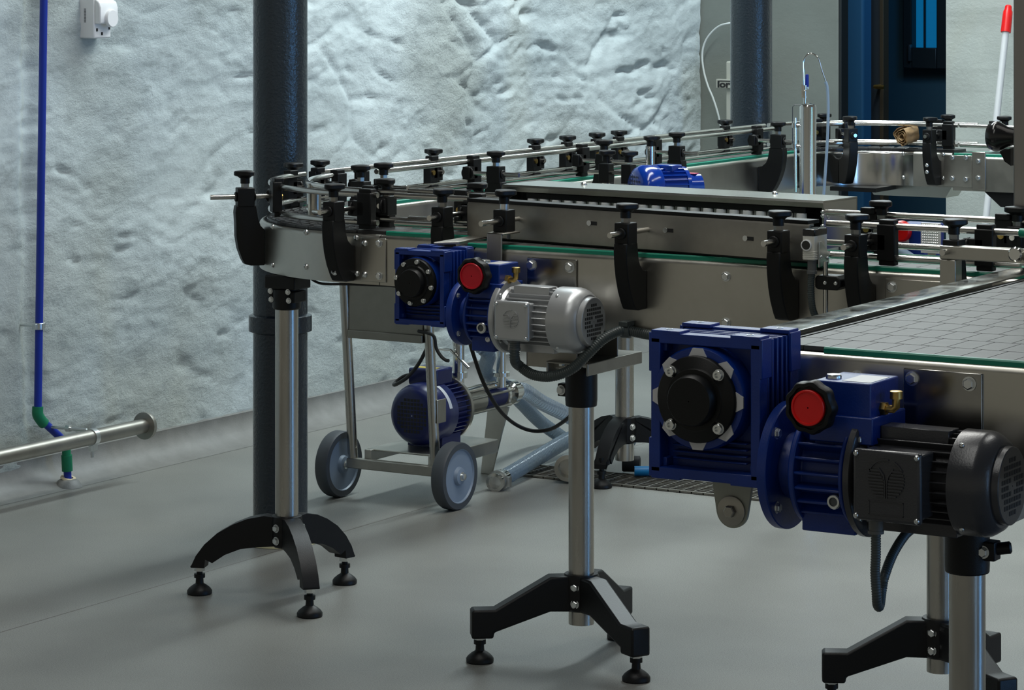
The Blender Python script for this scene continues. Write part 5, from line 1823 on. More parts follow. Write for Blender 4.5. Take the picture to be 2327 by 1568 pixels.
    for lo, hi in (((xl, yf, zt), (xr, ye, zt + 0.004)), ((xl, yf, zt - h), (xl + 0.004, ye, zt + 0.002)), ((xr - 0.004, yf, zt - h), (xr, ye, zt + 0.002))):
        mb.box(lo, hi)
    mb.box((xl + 0.01, max(yf, 3.66), zt + 0.004), (xr - 0.01, ye - 0.02, 0.6275))
    mb.build('cross_bracket', 'steel_dull', T, bevel=0.0015)


# ================================================================== PUMP TROLLEY
def build_trolley():
    XL, XR, YW = -4.06, -3.757, 5.99
    T = thing('pump_trolley', 'steel trolley on two grey wheels carrying a dark blue pump, behind the silver motor', 'trolley', (-3.9, 6.1, 0))
    rw = 0.081

    def wheel(mb):
        mb.lathe([(rw * 0.80, 0.0), (rw * 0.80, -0.017), (rw * 0.97, -0.017), (rw, -0.012), (rw, 0.012), (rw * 0.97, 0.017), (rw * 0.80, 0.017), (rw * 0.80, 0.0)], (0, 0, 0), (1, 0, 0), 56, caps=False)

    def disc(mb):
        mb.lathe([(rw * 0.76, -0.0165), (rw * 0.83, -0.0165), (rw * 0.83, 0.0165), (rw * 0.79, 0.0165), (rw * 0.76, 0.0125), (rw * 0.28, 0.0115), (rw * 0.24, 0.020), (rw * 0.16, 0.022)], (0, 0, 0), (1, 0, 0), 48)

    for xx in (-4.078, -3.742):
        m = Matrix.Translation((xx, YW, rw))
        w = stamp('wheel', 'tyre_mesh', wheel, 'tyre', T, m, smooth=40)
        stamp('wheel_disc', 'disc_mesh', disc, 'wheel', w, None)
        stamp('axle_bolt', 'axle_mesh', lambda mb: mb.lathe([(0.011, 0.020), (0.011, 0.023), (0.0075, 0.023), (0.0075, 0.030), (0.005, 0.031)], (0, 0, 0), (1, 0, 0), 12), 'zinc', w, None)
    mb = MB()
    r = 0.0125
    l0, l1 = at(803, 1046, X=-4.035), at(778, 628, X=-4.035)
    r0, r1 = at(1003, 1046, X=-3.795), at(978, 628, X=-3.795)
    l1.z = r1.z = 0.60
    z_ = 0.085
    l0 = Vector((-4.035, YW + 0.0, z_))
    r0 = Vector((-3.795, YW + 0.0, z_))
    l1 = Vector((-4.035, YW - 0.045, 0.60))
    r1 = Vector((-3.795, YW - 0.045, 0.60))
    mb.tube([l1, l0], r, 16)
    mb.tube([r1, r0], r, 16)
    mb.tube([l1, Vector((l1.x + 0.02, l1.y, l1.z + 0.025)), Vector((r1.x - 0.02, r1.y, r1.z + 0.025)), r1], r, 16)
    mb.build('handle_frame', 'steel_tube', T)
    mb = MB()
    mb.cyl((-4.09, YW, rw), (-3.74, YW, rw), 0.007, n=14)
    mb.box((-4.045, YW - 0.016, 0.076), (-3.785, YW + 0.006, 0.100))
    mb.build('axle_bar', 'steel_dull', T, bevel=0.002)
    # control panel between the posts
    zp = at(880, 770, Y=5.98).z
    mb = MB()
    mb.box((l0.x + 0.012, YW - 0.038, zp), (r0.x - 0.012, YW - 0.028, 0.585))
    mb.box((l0.x + 0.012, YW - 0.044, zp), (r0.x - 0.012, YW - 0.028, zp + 0.020))
    mb.build('panel', 'panel_steel', T, bevel=0.002)
    # platform
    px0, px1 = -4.005, -3.80
    mb = MB()
    mb.box((px0, YW + 0.015, 0.118), (px1, YW + 0.30, 0.123))
    mb.box((px0, YW + 0.015, 0.090), (px0 + 0.005, YW + 0.30, 0.122))
    mb.box((px1 - 0.005, YW + 0.015, 0.090), (px1, YW + 0.30, 0.122))
    mb.box((px0, YW + 0.004, 0.088), (px0 + 0.02, YW + 0.02, 0.122))
    mb.box((px1 - 0.02, YW + 0.004, 0.088), (px1, YW + 0.02, 0.122))
    mb.build('platform', 'steel', T, bevel=0.002)
    # front leg plate
    yl = 6.45
    q = [at(x, y, Y=yl) for x, y in ((1108, 925), (1156, 925), (1140, 985), (1117, 1052), (1092, 1046))]
    q[4].z = q[3].z = 0.0
    mb = MB()
    n = len(q)
    mb.add([Vector((p.x, yl, p.z)) for p in q] + [Vector((p.x, yl + 0.006, p.z)) for p in q], [tuple(range(n)), tuple(reversed(range(n, 2 * n)))] + [(i, (i + 1) % n, n + (i + 1) % n, n + i) for i in range(n)])
    mb.build('support_leg', 'steel', T, bevel=0.001)
    # pump motor: axis along Y
    ax, az = -3.893, 0.207
    R = 0.0765
    y0 = 6.035
    mb = MB()
    mb.lathe([(0.001, 0), (R * 0.70, 0), (R * 0.86, 0.008), (R * 0.97, 0.022), (R, 0.035), (R, 0.095), (R * 0.98, 0.096)], (ax, y0, az), (0, 1, 0), 60, caps=False)
    fan = mb.build('fan_cover', 'blue_dark', T, smooth=60)
    mb = MB()
    st = R * 0.125
    for i in range(-5, 6):
        for j in range(-5, 6):
            if 0.5 < math.hypot(i, j) < 5.0:
                mb.box((ax + i * st - st * 0.36, y0 - 0.0006, az + j * st - st * 0.36), (ax + i * st + st * 0.36, y0 + 0.0005, az + j * st + st * 0.36))
    mb.build('grille_holes', 'ink', fan)
    mb = MB()
    mb.lathe([(R * 0.82, 0.095), (R * 0.82, 0.157)], (ax, y0, az), (0, 1, 0), 48)
    for k in range(36):
        a = 2 * PI * k / 36
        Rm = Matrix.Rotation(a, 3, 'Y')
        c = Vector((ax, y0, az))
        lo, hi = (-0.0012, 0.094, R * 0.78), (0.0012, 0.155, R * 0.97)
        P8 = [Rm @ Vector(p) + c for p in ((lo[0], lo[1], lo[2]), (hi[0], lo[1], lo[2]), (hi[0], hi[1], lo[2]), (lo[0], hi[1], lo[2]), (lo[0], lo[1], hi[2]), (hi[0], lo[1], hi[2]), (hi[0], hi[1], hi[2]), (lo[0], hi[1], hi[2]))]
        mb.add(P8, [(3, 2, 1, 0), (4, 5, 6, 7), (0, 1, 5, 4), (1, 2, 6, 5), (2, 3, 7, 6), (3, 0, 4, 7)])
    mb.box((ax - 0.05, y0 + 0.06, 0.1235), (ax + 0.05, y0 + 0.145, az - R * 0.7))
    mb.build('pump_motor', 'blue_dark', T)
    mb = MB()
    mb.lathe([(R * 0.99, 0.155), (R * 1.02, 0.156), (R * 1.02, 0.165), (R * 0.6, 0.167)], (ax, y0, az), (0, 1, 0), 48)
    mb.build('motor_flange', 'steel', T)
    s = at(972, 910, Y=y0 + 0.06)
    mb = MB()
    arc_n = 8
    vs = []
    for i in range(arc_n + 1):
        a = math.radians(62 - 50 * i / arc_n)
        for yy in (0.055, 0.068):
            vs.append(Vector((ax + math.cos(a) * (R + 0.0008), y0 + yy, az + math.sin(a) * (R + 0.0008))))
    mb.add(vs, [(2 * i, 2 * i + 1, 2 * i + 3, 2 * i + 2) for i in range(arc_n)])
    mb.build('rating_label', 'label_white', T)
    mb = MB()
    mb.box((ax - 0.05, y0 + 0.060, az + R * 0.86), (ax + 0.034, y0 + 0.135, az + R * 0.86 + 0.042))
    tb = mb.build('terminal_box', 'blue_dark', T, bevel=0.005)
    MB().box((ax - 0.035, y0 + 0.070, az + R * 0.86 + 0.042), (ax + 0.022, y0 + 0.095, az + R * 0.86 + 0.0428)).build('warning_label', 'label_yellow', tb)
    # cable loop at the terminal box
    zt = az + R * 0.86 + 0.02
    pts = [Vector((ax - 0.05, y0 + 0.11, zt)), Vector((ax - 0.085, y0 + 0.10, zt - 0.006)), Vector((ax - 0.105, y0 + 0.085, zt - 0.024)), Vector((ax - 0.085, y0 + 0.06, zt - 0.022)), Vector((ax - 0.03, y0 + 0.03, zt + 0.005)), Vector((ax + 0.03, y0 - 0.01, zt + 0.05)), Vector((ax + 0.075, y0 - 0.03, zt + 0.11))]
    MB().tube(smooth_path(pts, 8), 0.0048, 10).build('motor_cable', 'black_rub', T)
    pts = [Vector((r0.x - 0.02, YW - 0.046, zp + 0.03))] + [at(x, y, Y=5.93) for x, y in ((984, 762), (991, 790), (1001, 808), (1012, 818), (1020, 820))]
    MB().tube(smooth_path(pts, 8), 0.0042, 10).build('supply_cable', 'black_rub', T)
    # pump barrel
    mb = MB()
    mb.lathe([(0.040, 0.165), (0.040, 0.195), (0.031, 0.196), (0.031, 0.310)], (ax, y0, az), (0, 1, 0), 32)
    mb.build('pump_housing', 'steel', T)
    mb = MB()
    mb.lathe([(0.0285, 0.310), (0.0285, 0.412)], (ax, y0, az), (0, 1, 0), 32)
    mb.build('stator', 'blue_dark', T)
    mb = MB()
    mb.lathe([(0.0285, 0.412), (0.033, 0.414), (0.033, 0.424), (0.021, 0.432), (0.021, 0.456), (0.032, 0.458), (0.032, 0.480), (0.024, 0.482), (0.024, 0.50)], (ax, y0, az), (0, 1, 0), 32)
    mb.build('inlet_coupling', 'steel_pol', T)
    mb = MB()
    for a in (0.4, 2.2, 3.7, 5.6):
        p = Vector((ax + math.cos(a) * 0.037, y0, az + math.sin(a) * 0.037))
        mb.cyl(p + Vector((0, 0.18, 0)), p + Vector((0, 0.425, 0)), 0.0035, n=8)
    mb.build('tie_rods', 'steel', T)
    # discharge riser
    yr = y0 + 0.190
    zt1 = at(1042, 782, Y=yr).z
    xr = at(1042, 850, Y=yr).x
    mb = MB()
    mb.lathe([(0.0145, az + 0.028), (0.0145, zt1)], (xr, yr, 0), (0, 0, 1), 24)
    zc = at(1042, 851, Y=yr).z
    mb.lathe([(0.0150, zc - 0.008), (0.0215, zc - 0.008), (0.0215, zc + 0.006), (0.0150, zc + 0.006)], (xr, yr, 0), (0, 0, 1), 24)
    mb.tube(smooth_path([(xr, yr, zt1 - 0.004), (xr, yr, zt1 + 0.012), (xr + 0.008, yr + 0.012, zt1 + 0.024), (xr + 0.014, yr + 0.03, zt1 + 0.022), (xr + 0.02, yr + 0.05, zt1 + 0.004)], 6), 0.0150, 20)
    mb.build('discharge_pipe', 'steel_pol', T)
    mb = MB()
    h0 = Vector((xr, yr - 0.016, zc + 0.045))
    mb.tube([h0 + Vector((-0.045, 0, 0.018)), h0 + Vector((-0.01, -0.006, 0.018)), h0 + Vector((0.045, -0.01, -0.022))], 0.0038, 10)
    mb.build('clamp_lever', 'steel_pol', T)
    # second riser with its clamp
    y2 = y0 + 0.375
    x2 = at(1139, 850, Y=y2).x
    mb = MB()
    za, zb2, zcl = at(1139, 905, Y=y2).z, at(1139, 770, Y=y2).z, at(1139, 850, Y=y2).z
    mb.lathe([(0.0125, az + 0.027), (0.0125, zb2)], (x2, y2, 0), (0, 0, 1), 24)
    mb.lathe([(0.0130, zcl - 0.005), (0.0220, zcl - 0.005), (0.0220, zcl + 0.005), (0.0130, zcl + 0.005)], (x2, y2, 0), (0, 0, 1), 24)
    mb.lathe([(0.0165, zb2 - 0.030), (0.0165, zb2)], (x2, y2, 0), (0, 0, 1), 24)
    mb.cyl((x2 - 0.01, y2 - 0.01, zcl - 0.028), (x2 - 0.02, y2 - 0.26, zcl - 0.032), 0.0085, n=14)
    mb.build('suction_riser', 'steel_pol', T)
    MB().box((r0.x + 0.013, YW - 0.018, 0.205), (r0.x + 0.016, YW + 0.022, 0.262)).build('fork_plate', 'steel_dull', T, bevel=0.004)

    # ---------------------------------------------------------------- hoses
    def hose(pts, r, label, name='hose', mat='hose', pitch=0.0085, depth=0.11, ends=()):
        t = thing(name, label, 'hose', pts[0], 'clear reinforced hoses')
        ribbed(smooth_path(pts, 12), r, r * depth, pitch, 18).build('tube', mat, t, smooth=180)
        for p, ax_, rr in ends:
            ax_ = Vector(ax_).normalized()
            mb = MB()
            mb.lathe([(r * 0.80, -0.012), (r * 1.08, -0.012), (r * 1.10, 0.018), (r * 0.95, 0.020), (r * 0.95, 0.034), (rr, 0.036), (rr, 0.046), (r * 0.78, 0.047), (r * 0.78, 0.030)], p, ax_, 30, caps=False)
            mb.build('ferrule', 'steel_pol', t)
            mb = MB()
            mb.lathe([(rr * 0.9, 0.020), (rr * 1.16, 0.020), (rr * 1.16, 0.030), (rr * 0.9, 0.030)], p, ax_, 30)
            x_, y_, _ = frame(ax_)
            mb.box(p + ax_ * 0.025 + x_ * rr * 1.2 - Vector((0.006, 0.006, 0.012)), p + ax_ * 0.025 + x_ * rr * 1.2 + Vector((0.006, 0.006, 0.012)))
            mb.build('clamp', 'zinc', t)
        return t
    r = 0.0205
    e = Vector((ax, y0 + 0.505, az))
    pts = [e, e + Vector((0.002, 0.035, -0.006)), at(1232, 915, Y=6.66), at(1290, 944, Y=6.80), at(1340, 975, Y=6.92), at(1400, 1013, Y=7.02), at(1450, 1036, Y=7.08), at(1500, 1042, Y=7.14), at(1570, 1050, Y=7.22)]
    hose(pts, r, 'clear ribbed hose bending down from the pump inlet to the floor', mat='hose_clear', pitch=0.0125, depth=0.15)
    f0 = at(1140, 1083, Z=0.030)
    pts = [Vector((f0.x, f0.y, 0.0245)), at(1175, 1068, Z=0.030), at(1215, 1044, Z=0.038), at(1255, 1020, Z=0.048), at(1295, 998, Z=0.055), at(1335, 985, Z=0.05), at(1380, 985, Z=0.035), at(1440, 1000, Z=0.0245)]
    dr = (pts[0] - pts[1])
    hose(pts, r, 'clear ribbed hose lying on the floor, its steel end towards the right trolley wheel', ends=((pts[0], dr, 0.0235),))
    d0 = Vector((xr + 0.022, yr + 0.055, zt1 - 0.004))
    pts = [d0, d0 + Vector((0.01, 0.035, -0.03)), at(1105, 845, Y=6.42), at(1150, 880, Y=6.62), at(1185, 915, Y=6.76), at(1230, 960, Y=6.9), at(1300, 1010, Y=7.0)]
    hose(pts, r * 0.92, 'clear ribbed hose descending behind the pump from its discharge pipe')

    # a spare flanged hose end standing on the drain cover
    c = at(1290, 1064, d=7.42)
    t = thing('pipe_end', 'ringed steel pipe end lying on the drain cover behind the angular stand', 'pipe', (c.x, c.y, 0))
    mb = MB()
    rr = 0.0335
    o = Vector((c.x, c.y, rr + 0.006))
    axd = Vector((0.45, -0.9, 0))
    mb.lathe([(rr * 0.74, -0.09), (rr * 0.80, 0), (rr, 0.002), (rr, 0.012), (rr * 0.70, 0.014), (rr * 0.66, -0.02)], o, axd, 36)
    mb.build('flange', 'steel', t)
    # dark capped piece and blue tube beside the curved stand
    c = at(1422, 1066, d=7.55)
    t = tag(MB().lathe([(0.019, 0), (0.0205, 0.003), (0.0205, 0.045), (0.015, 0.047)], (c.x - 0.01, c.y, 0.0265), (0.85, 0.4, 0), 28).build('rubber_plug', 'black_rub', origin=(c.x, c.y, 0.006)), 'short black rubber sleeve on the drain cover next to a blue tube', 'sleeve')
    a, b = at(1426, 1074, d=7.50), at(1560, 1074, d=7.42)
    t = thing('blue_tube', 'bright blue tube lying on the drain cover behind the big gearbox', 'tube', (a.x, a.y, 0))
    mb = MB()
    mb.lathe([(0.0105, 0), (0.0125, 0), (0.0125, 0.14)], (a.x + 0.02, a.y, 0.0188), (0.86, 0.51, 0), 24, caps=False)
    mb.build('wall', 'hose_blue', t)
    MB().lathe([(0.0106, 0.0005), (0.0106, 0.10)], (a.x + 0.02, a.y, 0.0188), (0.86, 0.51, 0), 20).build('bore', 'white', t)


# ================================================================== SMALL MACHINERY
def build_small():
    # photo-electric sensor on its post
    Y = 4.688
    a = at(1824, 560, Y=Y)
    x0, x1, xb = a.x, at(1851, 560, Y=Y).x, at(1885, 560, Y=Y).x
    zt, zb, zc = at(1840, 521, Y=Y).z, at(1840, 591, Y=Y).z, at(1840, 537, Y=Y).z
    px_ = at(1876, 650, Y=Y + 0.024)
    t = thing('light_sensor', 'small white sensor with a round black lens on a thin steel post', 'sensor', (px_.x, px_.y, 0.690))
    yb = Y + 0.052
    w = (x1 - x0)
    mb = MB()
    mb.box((x0, Y, zb), (x1, yb, zc))
    for i in range(5):
        mb.box((x0 - 0.0004, Y - 0.0006, zb + 0.002 + i * 0.003), (x1 + 0.0006, Y + 0.012, zb + 0.0035 + i * 0.003))
    mb.build('housing', 'sensor_white', t, bevel=0.0015)
    MB().box((x0 - 0.0005, Y - 0.0005, zc), (x1 + 0.0005, yb + 0.0005, zt)).build('cap', 'black_gloss', t, bevel=0.002)
    lz = at(1832, 557, Y=Y).z
    lx = at(1833, 557, Y=Y).x
    mb = MB()
    mb.lathe([(0.0098, -0.002), (0.0098, 0.003), (0.0082, 0.0035), (0.0080, 0.002)], (lx, Y, lz), (0, -1, 0), 32)
    ln = mb.build('lens_ring', 'white', t)
    MB().lathe([(0.0079, 0.0015), (0.0079, 0.0026)], (lx, Y, lz), (0, -1, 0), 28).build('lens', 'black_gloss', ln)
    # angle bracket
    mb = MB()
    zk0, zk1 = at(1862, 607, Y=Y + 0.02).z, at(1862, 549, Y=Y + 0.02).z
    ys = [Y + 0.013, Y + 0.055]
    o = [(ys[0], zk0), (ys[1], zk0 + 0.004), (ys[1], zk0 + 0.022), (ys[0] + 0.012, zk1), (ys[0], zk1)]
    n = len(o)
    mb.add([Vector((x1 + 0.001, p, z)) for p, z in o] + [Vector((x1 + 0.003, p, z)) for p, z in o], [tuple(range(n)), tuple(reversed(range(n, 2 * n)))] + [(i, (i + 1) % n, n + (i + 1) % n, n + i) for i in range(n)])
    mb.build('bracket', 'zinc', t, bevel=0.0005)
    bolt(t, (x1 + 0.003, Y + 0.020, zk0 + 0.018), (1, 0, 0), 'dome', 0.0032, name='bracket_screw')
    bolt(t, (x1 + 0.003, Y + 0.047, zk0 + 0.014), (1, 0, 0), 'dome', 0.0032, name='bracket_screw')
    pz0 = 0.690
    MB().cyl((px_.x, px_.y, pz0), (px_.x, px_.y, zk0 + 0.010), 0.0046, n=16).build('post', 'steel_rod', t)
    ck = at(1884, 642, Y=Y + 0.024)
    mb = MB()
    out = [(-0.024, -0.008), (-0.019, -0.0125), (0.018, -0.0125), (0.026, -0.006), (0.026, 0.006), (0.018, 0.0125), (-0.019, 0.0125), (-0.024, 0.008)]
    mb.prism(out, (ck.x, px_.y + 0.010, ck.z), (1, 0, 0), (0, 0, 1), 0.036)
    mb.box((ck.x + 0.012, px_.y + 0.02, ck.z - 0.010), (ck.x + 0.026, 4.7785, ck.z + 0.010))
    cl = mb.build('post_clamp', 'black', t, bevel=0.002)
    for dx in (-0.004, 0.0165):
        stamp('clamp_screw', 'clamp_screw', lambda mb: socket_bolt(mb, 0.0028), 'zinc', cl, facing((ck.x + dx, px_.y - 0.008, ck.z), (0, -1, 0)))
    g = Vector(((x0 + x1) / 2 + 0.001, Y + 0.012, zb))
    mb = MB()
    mb.lathe([(0.0082, 0), (0.0082, 0.020), (0.0090, 0.021), (0.0090, 0.026), (0.0075, 0.026)], g + Vector((0, 0, 0.001)), (0, 0, -1), 20)
    mb.build('cable_gland', 'grey_plastic', t)
    pts = [g - Vector((0, 0, 0.020)), at(1843, 650, Y=Y + 0.012), at(1845, 690, Y=Y + 0.013), at(1852, 716, Y=Y + 0.02), at(1868, 740, Y=Y + 0.03), at(1890, 770, Y=Y + 0.04)]
    ribbed(smooth_path(pts, 8), 0.0064, 0.0010, 0.0032, 12).build('conduit', 'conduit', t, smooth=180)

    # square steel arm in front of the green-edged conveyor
    Y0 = 4.690
    l, r = at(2135, 600, Y=Y0).x, at(2171, 600, Y=Y0).x
    za, zb = at(2150, 590, Y=Y0).z, at(2150, 559, Y=Y0).z
    t = thing('square_tube_arm', 'square steel tube arm on a post beside the transfer lip', 'arm', (l, Y0, 0.70))
    dp = 0.030
    MB().box((l, Y0, 0.70), (r, Y0 + dp, za - 0.0003)).build('post', 'steel', t, bevel=0.0015)
    MB().box((l - 0.0005, Y0, za), (l + 0.30, Y0 + dp, zb)).build('arm', 'steel', t, bevel=0.0025)
    MB().box((l, Y0 + dp, 0.70), (r, 4.7785, 0.735)).build('fixing_tab', 'steel_dull', t, bevel=0.001)
    c = at(2316, 578, Y=Y0)
    mb = MB()
    mb.lathe([(0.010, 0), (0.0125, 0.003), (0.0125, 0.018), (0.010, 0.021)], (c.x, Y0 - 0.001, c.z), (0, -1, 0.1), 20)
    mb.build('end_clamp', 'steel_pol', t)

    # reflector behind the rails
    Yr = 5.085
    a, b = at(2092, 560, Y=Yr), at(2136, 508, Y=Yr)
    t = thing('reflector', 'white gridded reflector plate behind the bright guide rails', 'reflector', ((a.x + b.x) / 2, Yr, a.z))
    MB().box((a.x, Yr, a.z - 0.012), (b.x, Yr + 0.006, b.z)).build('plate', 'white', t, bevel=0.001)
    mb = MB()
    nn = 9
    for i in range(nn):
        for j in range(11):
            x = a.x + 0.003 + (b.x - a.x - 0.006) * (i + 0.5) / nn
            z = a.z - 0.009 + (b.z - a.z + 0.008) * (j + 0.5) / 11
            s = 0.0014
            mb.add([(x - s, Yr - 0.0002, z - s), (x + s, Yr - 0.0002, z - s), (x + s, Yr - 0.0002, z + s), (x - s, Yr - 0.0002, z + s), (x, Yr - 0.0014, z)], [(0, 1, 4), (1, 2, 4), (2, 3, 4), (3, 0, 4)])
    mb.build('prisms', 'zinc', t, smooth=0)
    MB().box((a.x + 0.012, Yr + 0.006, 0.70), (b.x - 0.012, Yr + 0.010, b.z - 0.01)).build('holder', 'steel_dull', t)
    MB().box((a.x + 0.012, 5.0325, 0.70), (b.x - 0.012, Yr + 0.010, 0.706)).build('holder_foot', 'steel_dull', t)

    # blue machine with a red button and pale hose beyond the rails
    Yb = 5.11
    a, b = at(2018, 600, Y=Yb), at(2100, 515, Y=Yb)
    t = thing('control_box', 'blue box with a red top and pale label seen between the guide rails', 'box', ((a.x + b.x) / 2, Yb + 0.05, 0))
    MB().box((a.x, Yb, a.z - 0.02), (b.x, Yb + 0.10, b.z)).build('housing', 'blue', t, bevel=0.004)
    c = at(2050, 525, Y=Yb)
    mb = MB()
    mb.lathe([(0.020, 0), (0.020, 0.006), (0.017, 0.012)], (c.x, Yb, c.z), (0, -1, 0), 28)
    mb.build('red_button', 'red', t)
    c0, c1 = at(2032, 553, Y=Yb), at(2066, 544, Y=Yb)
    MB().box((c0.x, Yb - 0.001, c0.z), (c1.x, Yb, c1.z)).build('label_plate', 'label_white', t)
    xm = (a.x + b.x) / 2
    MB().box((xm - 0.03, 5.0325, a.z - 0.026), (xm + 0.03, Yb + 0.09, a.z - 0.0202)).build('mounting_plate', 'steel_dull', t)
    p = [at(x, y, Y=Yb - 0.02) for x, y in ((2020, 566), (2038, 570), (2056, 578), (2074, 592), (2080, 612))]
    MB().tube(smooth_path(p, 6), 0.010, 12).build('hose', 'clear_tube', t)

    # blue pusher motor behind the roller housing
    p0 = at(1442, 424, Y=6.20)
    r = 0.058
    zc = 0.700 + r + 0.003
    zc = at(1462, 375, Y=6.22).z - r
    axd = Vector((0.60, 0.80, 0)).normalized()
    t = thing('pusher_motor', 'glossy blue electric motor showing above the roller housing', 'motor', (p0.x + 0.08, 6.33, 0.70))
    o = Vector((p0.x, 6.20, zc))
    mb = MB()
    mb.lathe([(0.001, 0), (r * 0.72, 0), (r * 0.90, 0.008), (r, 0.020), (r, 0.055), (r * 0.98, 0.056), (r * 0.86, 0.060)], o, axd, 56, caps=False)
    fan = mb.build('fan_cover', 'blue_shiny', t, smooth=60)
    mb = MB()
    x_, y_, z_ = frame(axd)
    st = r * 0.17
    for i in range(-4, 5):
        for j in range(-4, 5):
            if math.hypot(i, j) < 4.0:
                c = o + x_ * (i * st) + y_ * (j * st) - z_ * 0.0004
                q = [c + x_ * (a_ * st * 0.38) + y_ * (b_ * st * 0.38) for a_, b_ in ((-1, 0), (0, -1), (1, 0), (0, 1))]
                mb.add(q, [(0, 1, 2, 3)])
    mb.build('grille_holes', 'ink', fan)
    mb = MB()
    mb.lathe([(r * 0.84, 0.055), (r * 0.84, 0.120), (r * 0.90, 0.121), (r * 0.90, 0.130), (r * 0.60, 0.134), (r * 0.60, 0.170), (r * 0.4, 0.175)], o, axd, 40)
    for k in range(28):
        a_ = 2 * PI * k / 28
        d_ = x_ * math.cos(a_) + y_ * math.sin(a_)
        e_ = z_.cross(d_)
        c = o + d_ * (r * 0.88)
        q = [c + z_ * s_ + e_ * w_ + d_ * h_ for s_ in (0.058, 0.120) for w_ in (-0.001, 0.001) for h_ in (-0.004, 0.004)]
        mb.add(q, [(0, 1, 3, 2), (4, 6, 7, 5), (0, 4, 5, 1), (2, 3, 7, 6), (1, 5, 7, 3), (0, 2, 6, 4)])
    mb.build('motor_body', 'blue_shiny', t)
    mb = MB()
    c = o + z_ * 0.085
    mb.box(c + Vector((-0.028, -0.026, r * 0.72)), c + Vector((0.030, 0.024, r * 1.0)))
    mb.build('terminal_box', 'blue_shiny', t, bevel=0.003)
    c = o + z_ * 0.150
    MB().box(c + Vector((-0.012, -0.012, r * 0.585)), c + Vector((0.016, 0.010, r * 0.615))).build('label_plate', 'label_red', t)
    MB().box((o.x + 0.03, 6.25, 0.7003), (o.x + 0.09, 6.32, zc - r * 0.7)).build('motor_foot', 'blue_shiny', t)

    # polished steel canister with a dosing valve
    c = at(1836, 400, d=7.15)
    t = thing('canister', 'tall polished steel cylinder with a blue valve handle, behind the roller housing', 'canister', (c.x, c.y, 0))
    rc = 0.0203
    zt = at(1836, 238, d=7.15).z
    mb = MB()
    mb.lathe([(rc, 0.02), (rc, zt - 0.006), (rc * 0.9, zt), (rc * 0.25, zt + 0.004)], (c.x, c.y, 0), (0, 0, 1), 40)
    mb.build('cylinder', 'steel_pol', t)
    MB().lathe([(0.10, 0), (0.10, 0.010), (0.04, 0.014), (rc, 0.03)], (c.x, c.y, 0), (0, 0, 1), 36).build('base', 'steel_dull', t)
    k = lambda x, y: at(x, y, d=7.15)
    mb = MB()
    v = k(1829, 232)
    mb.lathe([(0.0035, 0), (0.0035, 0.016), (0.0055, 0.016), (0.0055, 0.022), (0.004, 0.022), (0.004, 0.034), (0.006, 0.036), (0.006, 0.048)], (v.x, v.y, zt), (0, 0, 1), 16)
    q = k(1826, 200)
    mb.box((q.x - 0.0035, q.y - 0.004, k(1826, 222).z), (q.x + 0.002, q.y + 0.004, k(1826, 192).z))
    mb.build('valve', 'steel_pol', t)
    hb, ht = k(1834, 197), k(1833, 169)
    mb = MB()
    mb.lathe([(0.0042, 0), (0.0045, 0.004), (0.0042, ht.z - hb.z - 0.003), (0.003, ht.z - hb.z)], hb, (0, 0, 1), 16)
    mb.build('valve_handle', 'pipe_blue', t)
    mb = MB()
    mb.lathe([(0.0050, -0.006), (0.0050, 0.0)], hb, (0, 0, 1), 16)
    mb.build('handle_collar', 'steel_pol', t)
    hook = [k(x, y) for x, y in ((1827, 200), (1826, 170), (1825, 145), (1828, 133), (1836, 124), (1844, 122), (1853, 126), (1861, 136), (1868, 160), (1878, 188))]
    MB().tube(smooth_path(hook, 8), 0.0022, 10).build('hook_tube', 'steel_pol', t)
    hz = [k(x, y) for x, y in ((1876, 186), (1880, 200), (1882, 240), (1881, 300), (1877, 370), (1872, 440), (1868, 480))]
    MB().tube(smooth_path(hz, 8), 0.0036, 12).build('drip_hose', 'clear_tube', t)
    fr = [k(x, y) for x, y in ((1822, 239), (1806, 238), (1801, 243), (1801, 290), (1801, 330))]
    MB().tube(fr, 0.0010, 6).build('wire_loop', 'dark_metal', t)
    mb = MB()
    f0, f1 = k(1807, 268), k(1808, 436)
    mb.tube([f0, f1], 0.0033, 10)
    for yy in (285, 332):
        q = k(1805, yy)
        mb.lathe([(0.0052, -0.006), (0.0052, 0.006)], q, (0, 0, 1), 12)
        mb.cyl(q, (c.x - rc * 0.6, c.y, q.z), 0.0022, n=8)
    mb.build('level_tube', 'steel_pol', t)

    # brown paper roll stuck between the rails of the far curve
    c = at(2062, 306, Y=7.955)
    t = thing('paper_roll', 'crumpled brown paper roll resting on the guide rails of the far curve', 'paper', (c.x, c.y, c.z - 0.028))
    mb = MB()
    turns, N = 3.2, 120
    L = 0.062
    prof = []
    for i in range(N):
        a = 2 * PI * turns * i / (N - 1)
        rr = 0.006 + 0.020 * i / (N - 1)
        rr *= 1 + 0.10 * math.sin(3 * a + 1) + 0.05 * math.sin(7 * a)
        prof.append((rr * math.cos(a), rr * math.sin(a)))
    x_, y_, z_ = frame((0.22, 0.95, 0.14))
    vs, fs = [], []
    M_ = 9
    for j in range(M_ + 1):
        for i, (p, q) in enumerate(prof):
            w = noise.noise(Vector((p * 90, q * 90, j * 0.7))) * 0.0035
            vs.append(c + z_ * (L * (j / M_ - 0.5) + noise.noise(Vector((i * 0.15, j, 3))) * 0.004 * (j in (0, M_))) + x_ * (p + w) + y_ * (q * 1.1 - w * 0.7))
    for j in range(M_):
        for i in range(N - 1):
            fs.append((j * N + i, j * N + i + 1, (j + 1) * N + i + 1, (j + 1) * N + i))
    mb.add(vs, fs)
    o = mb.build('sheet', 'paper', t, smooth=60)
    sd = o.modifiers.new('thickness', 'SOLIDIFY')
    sd.thickness = 0.0008

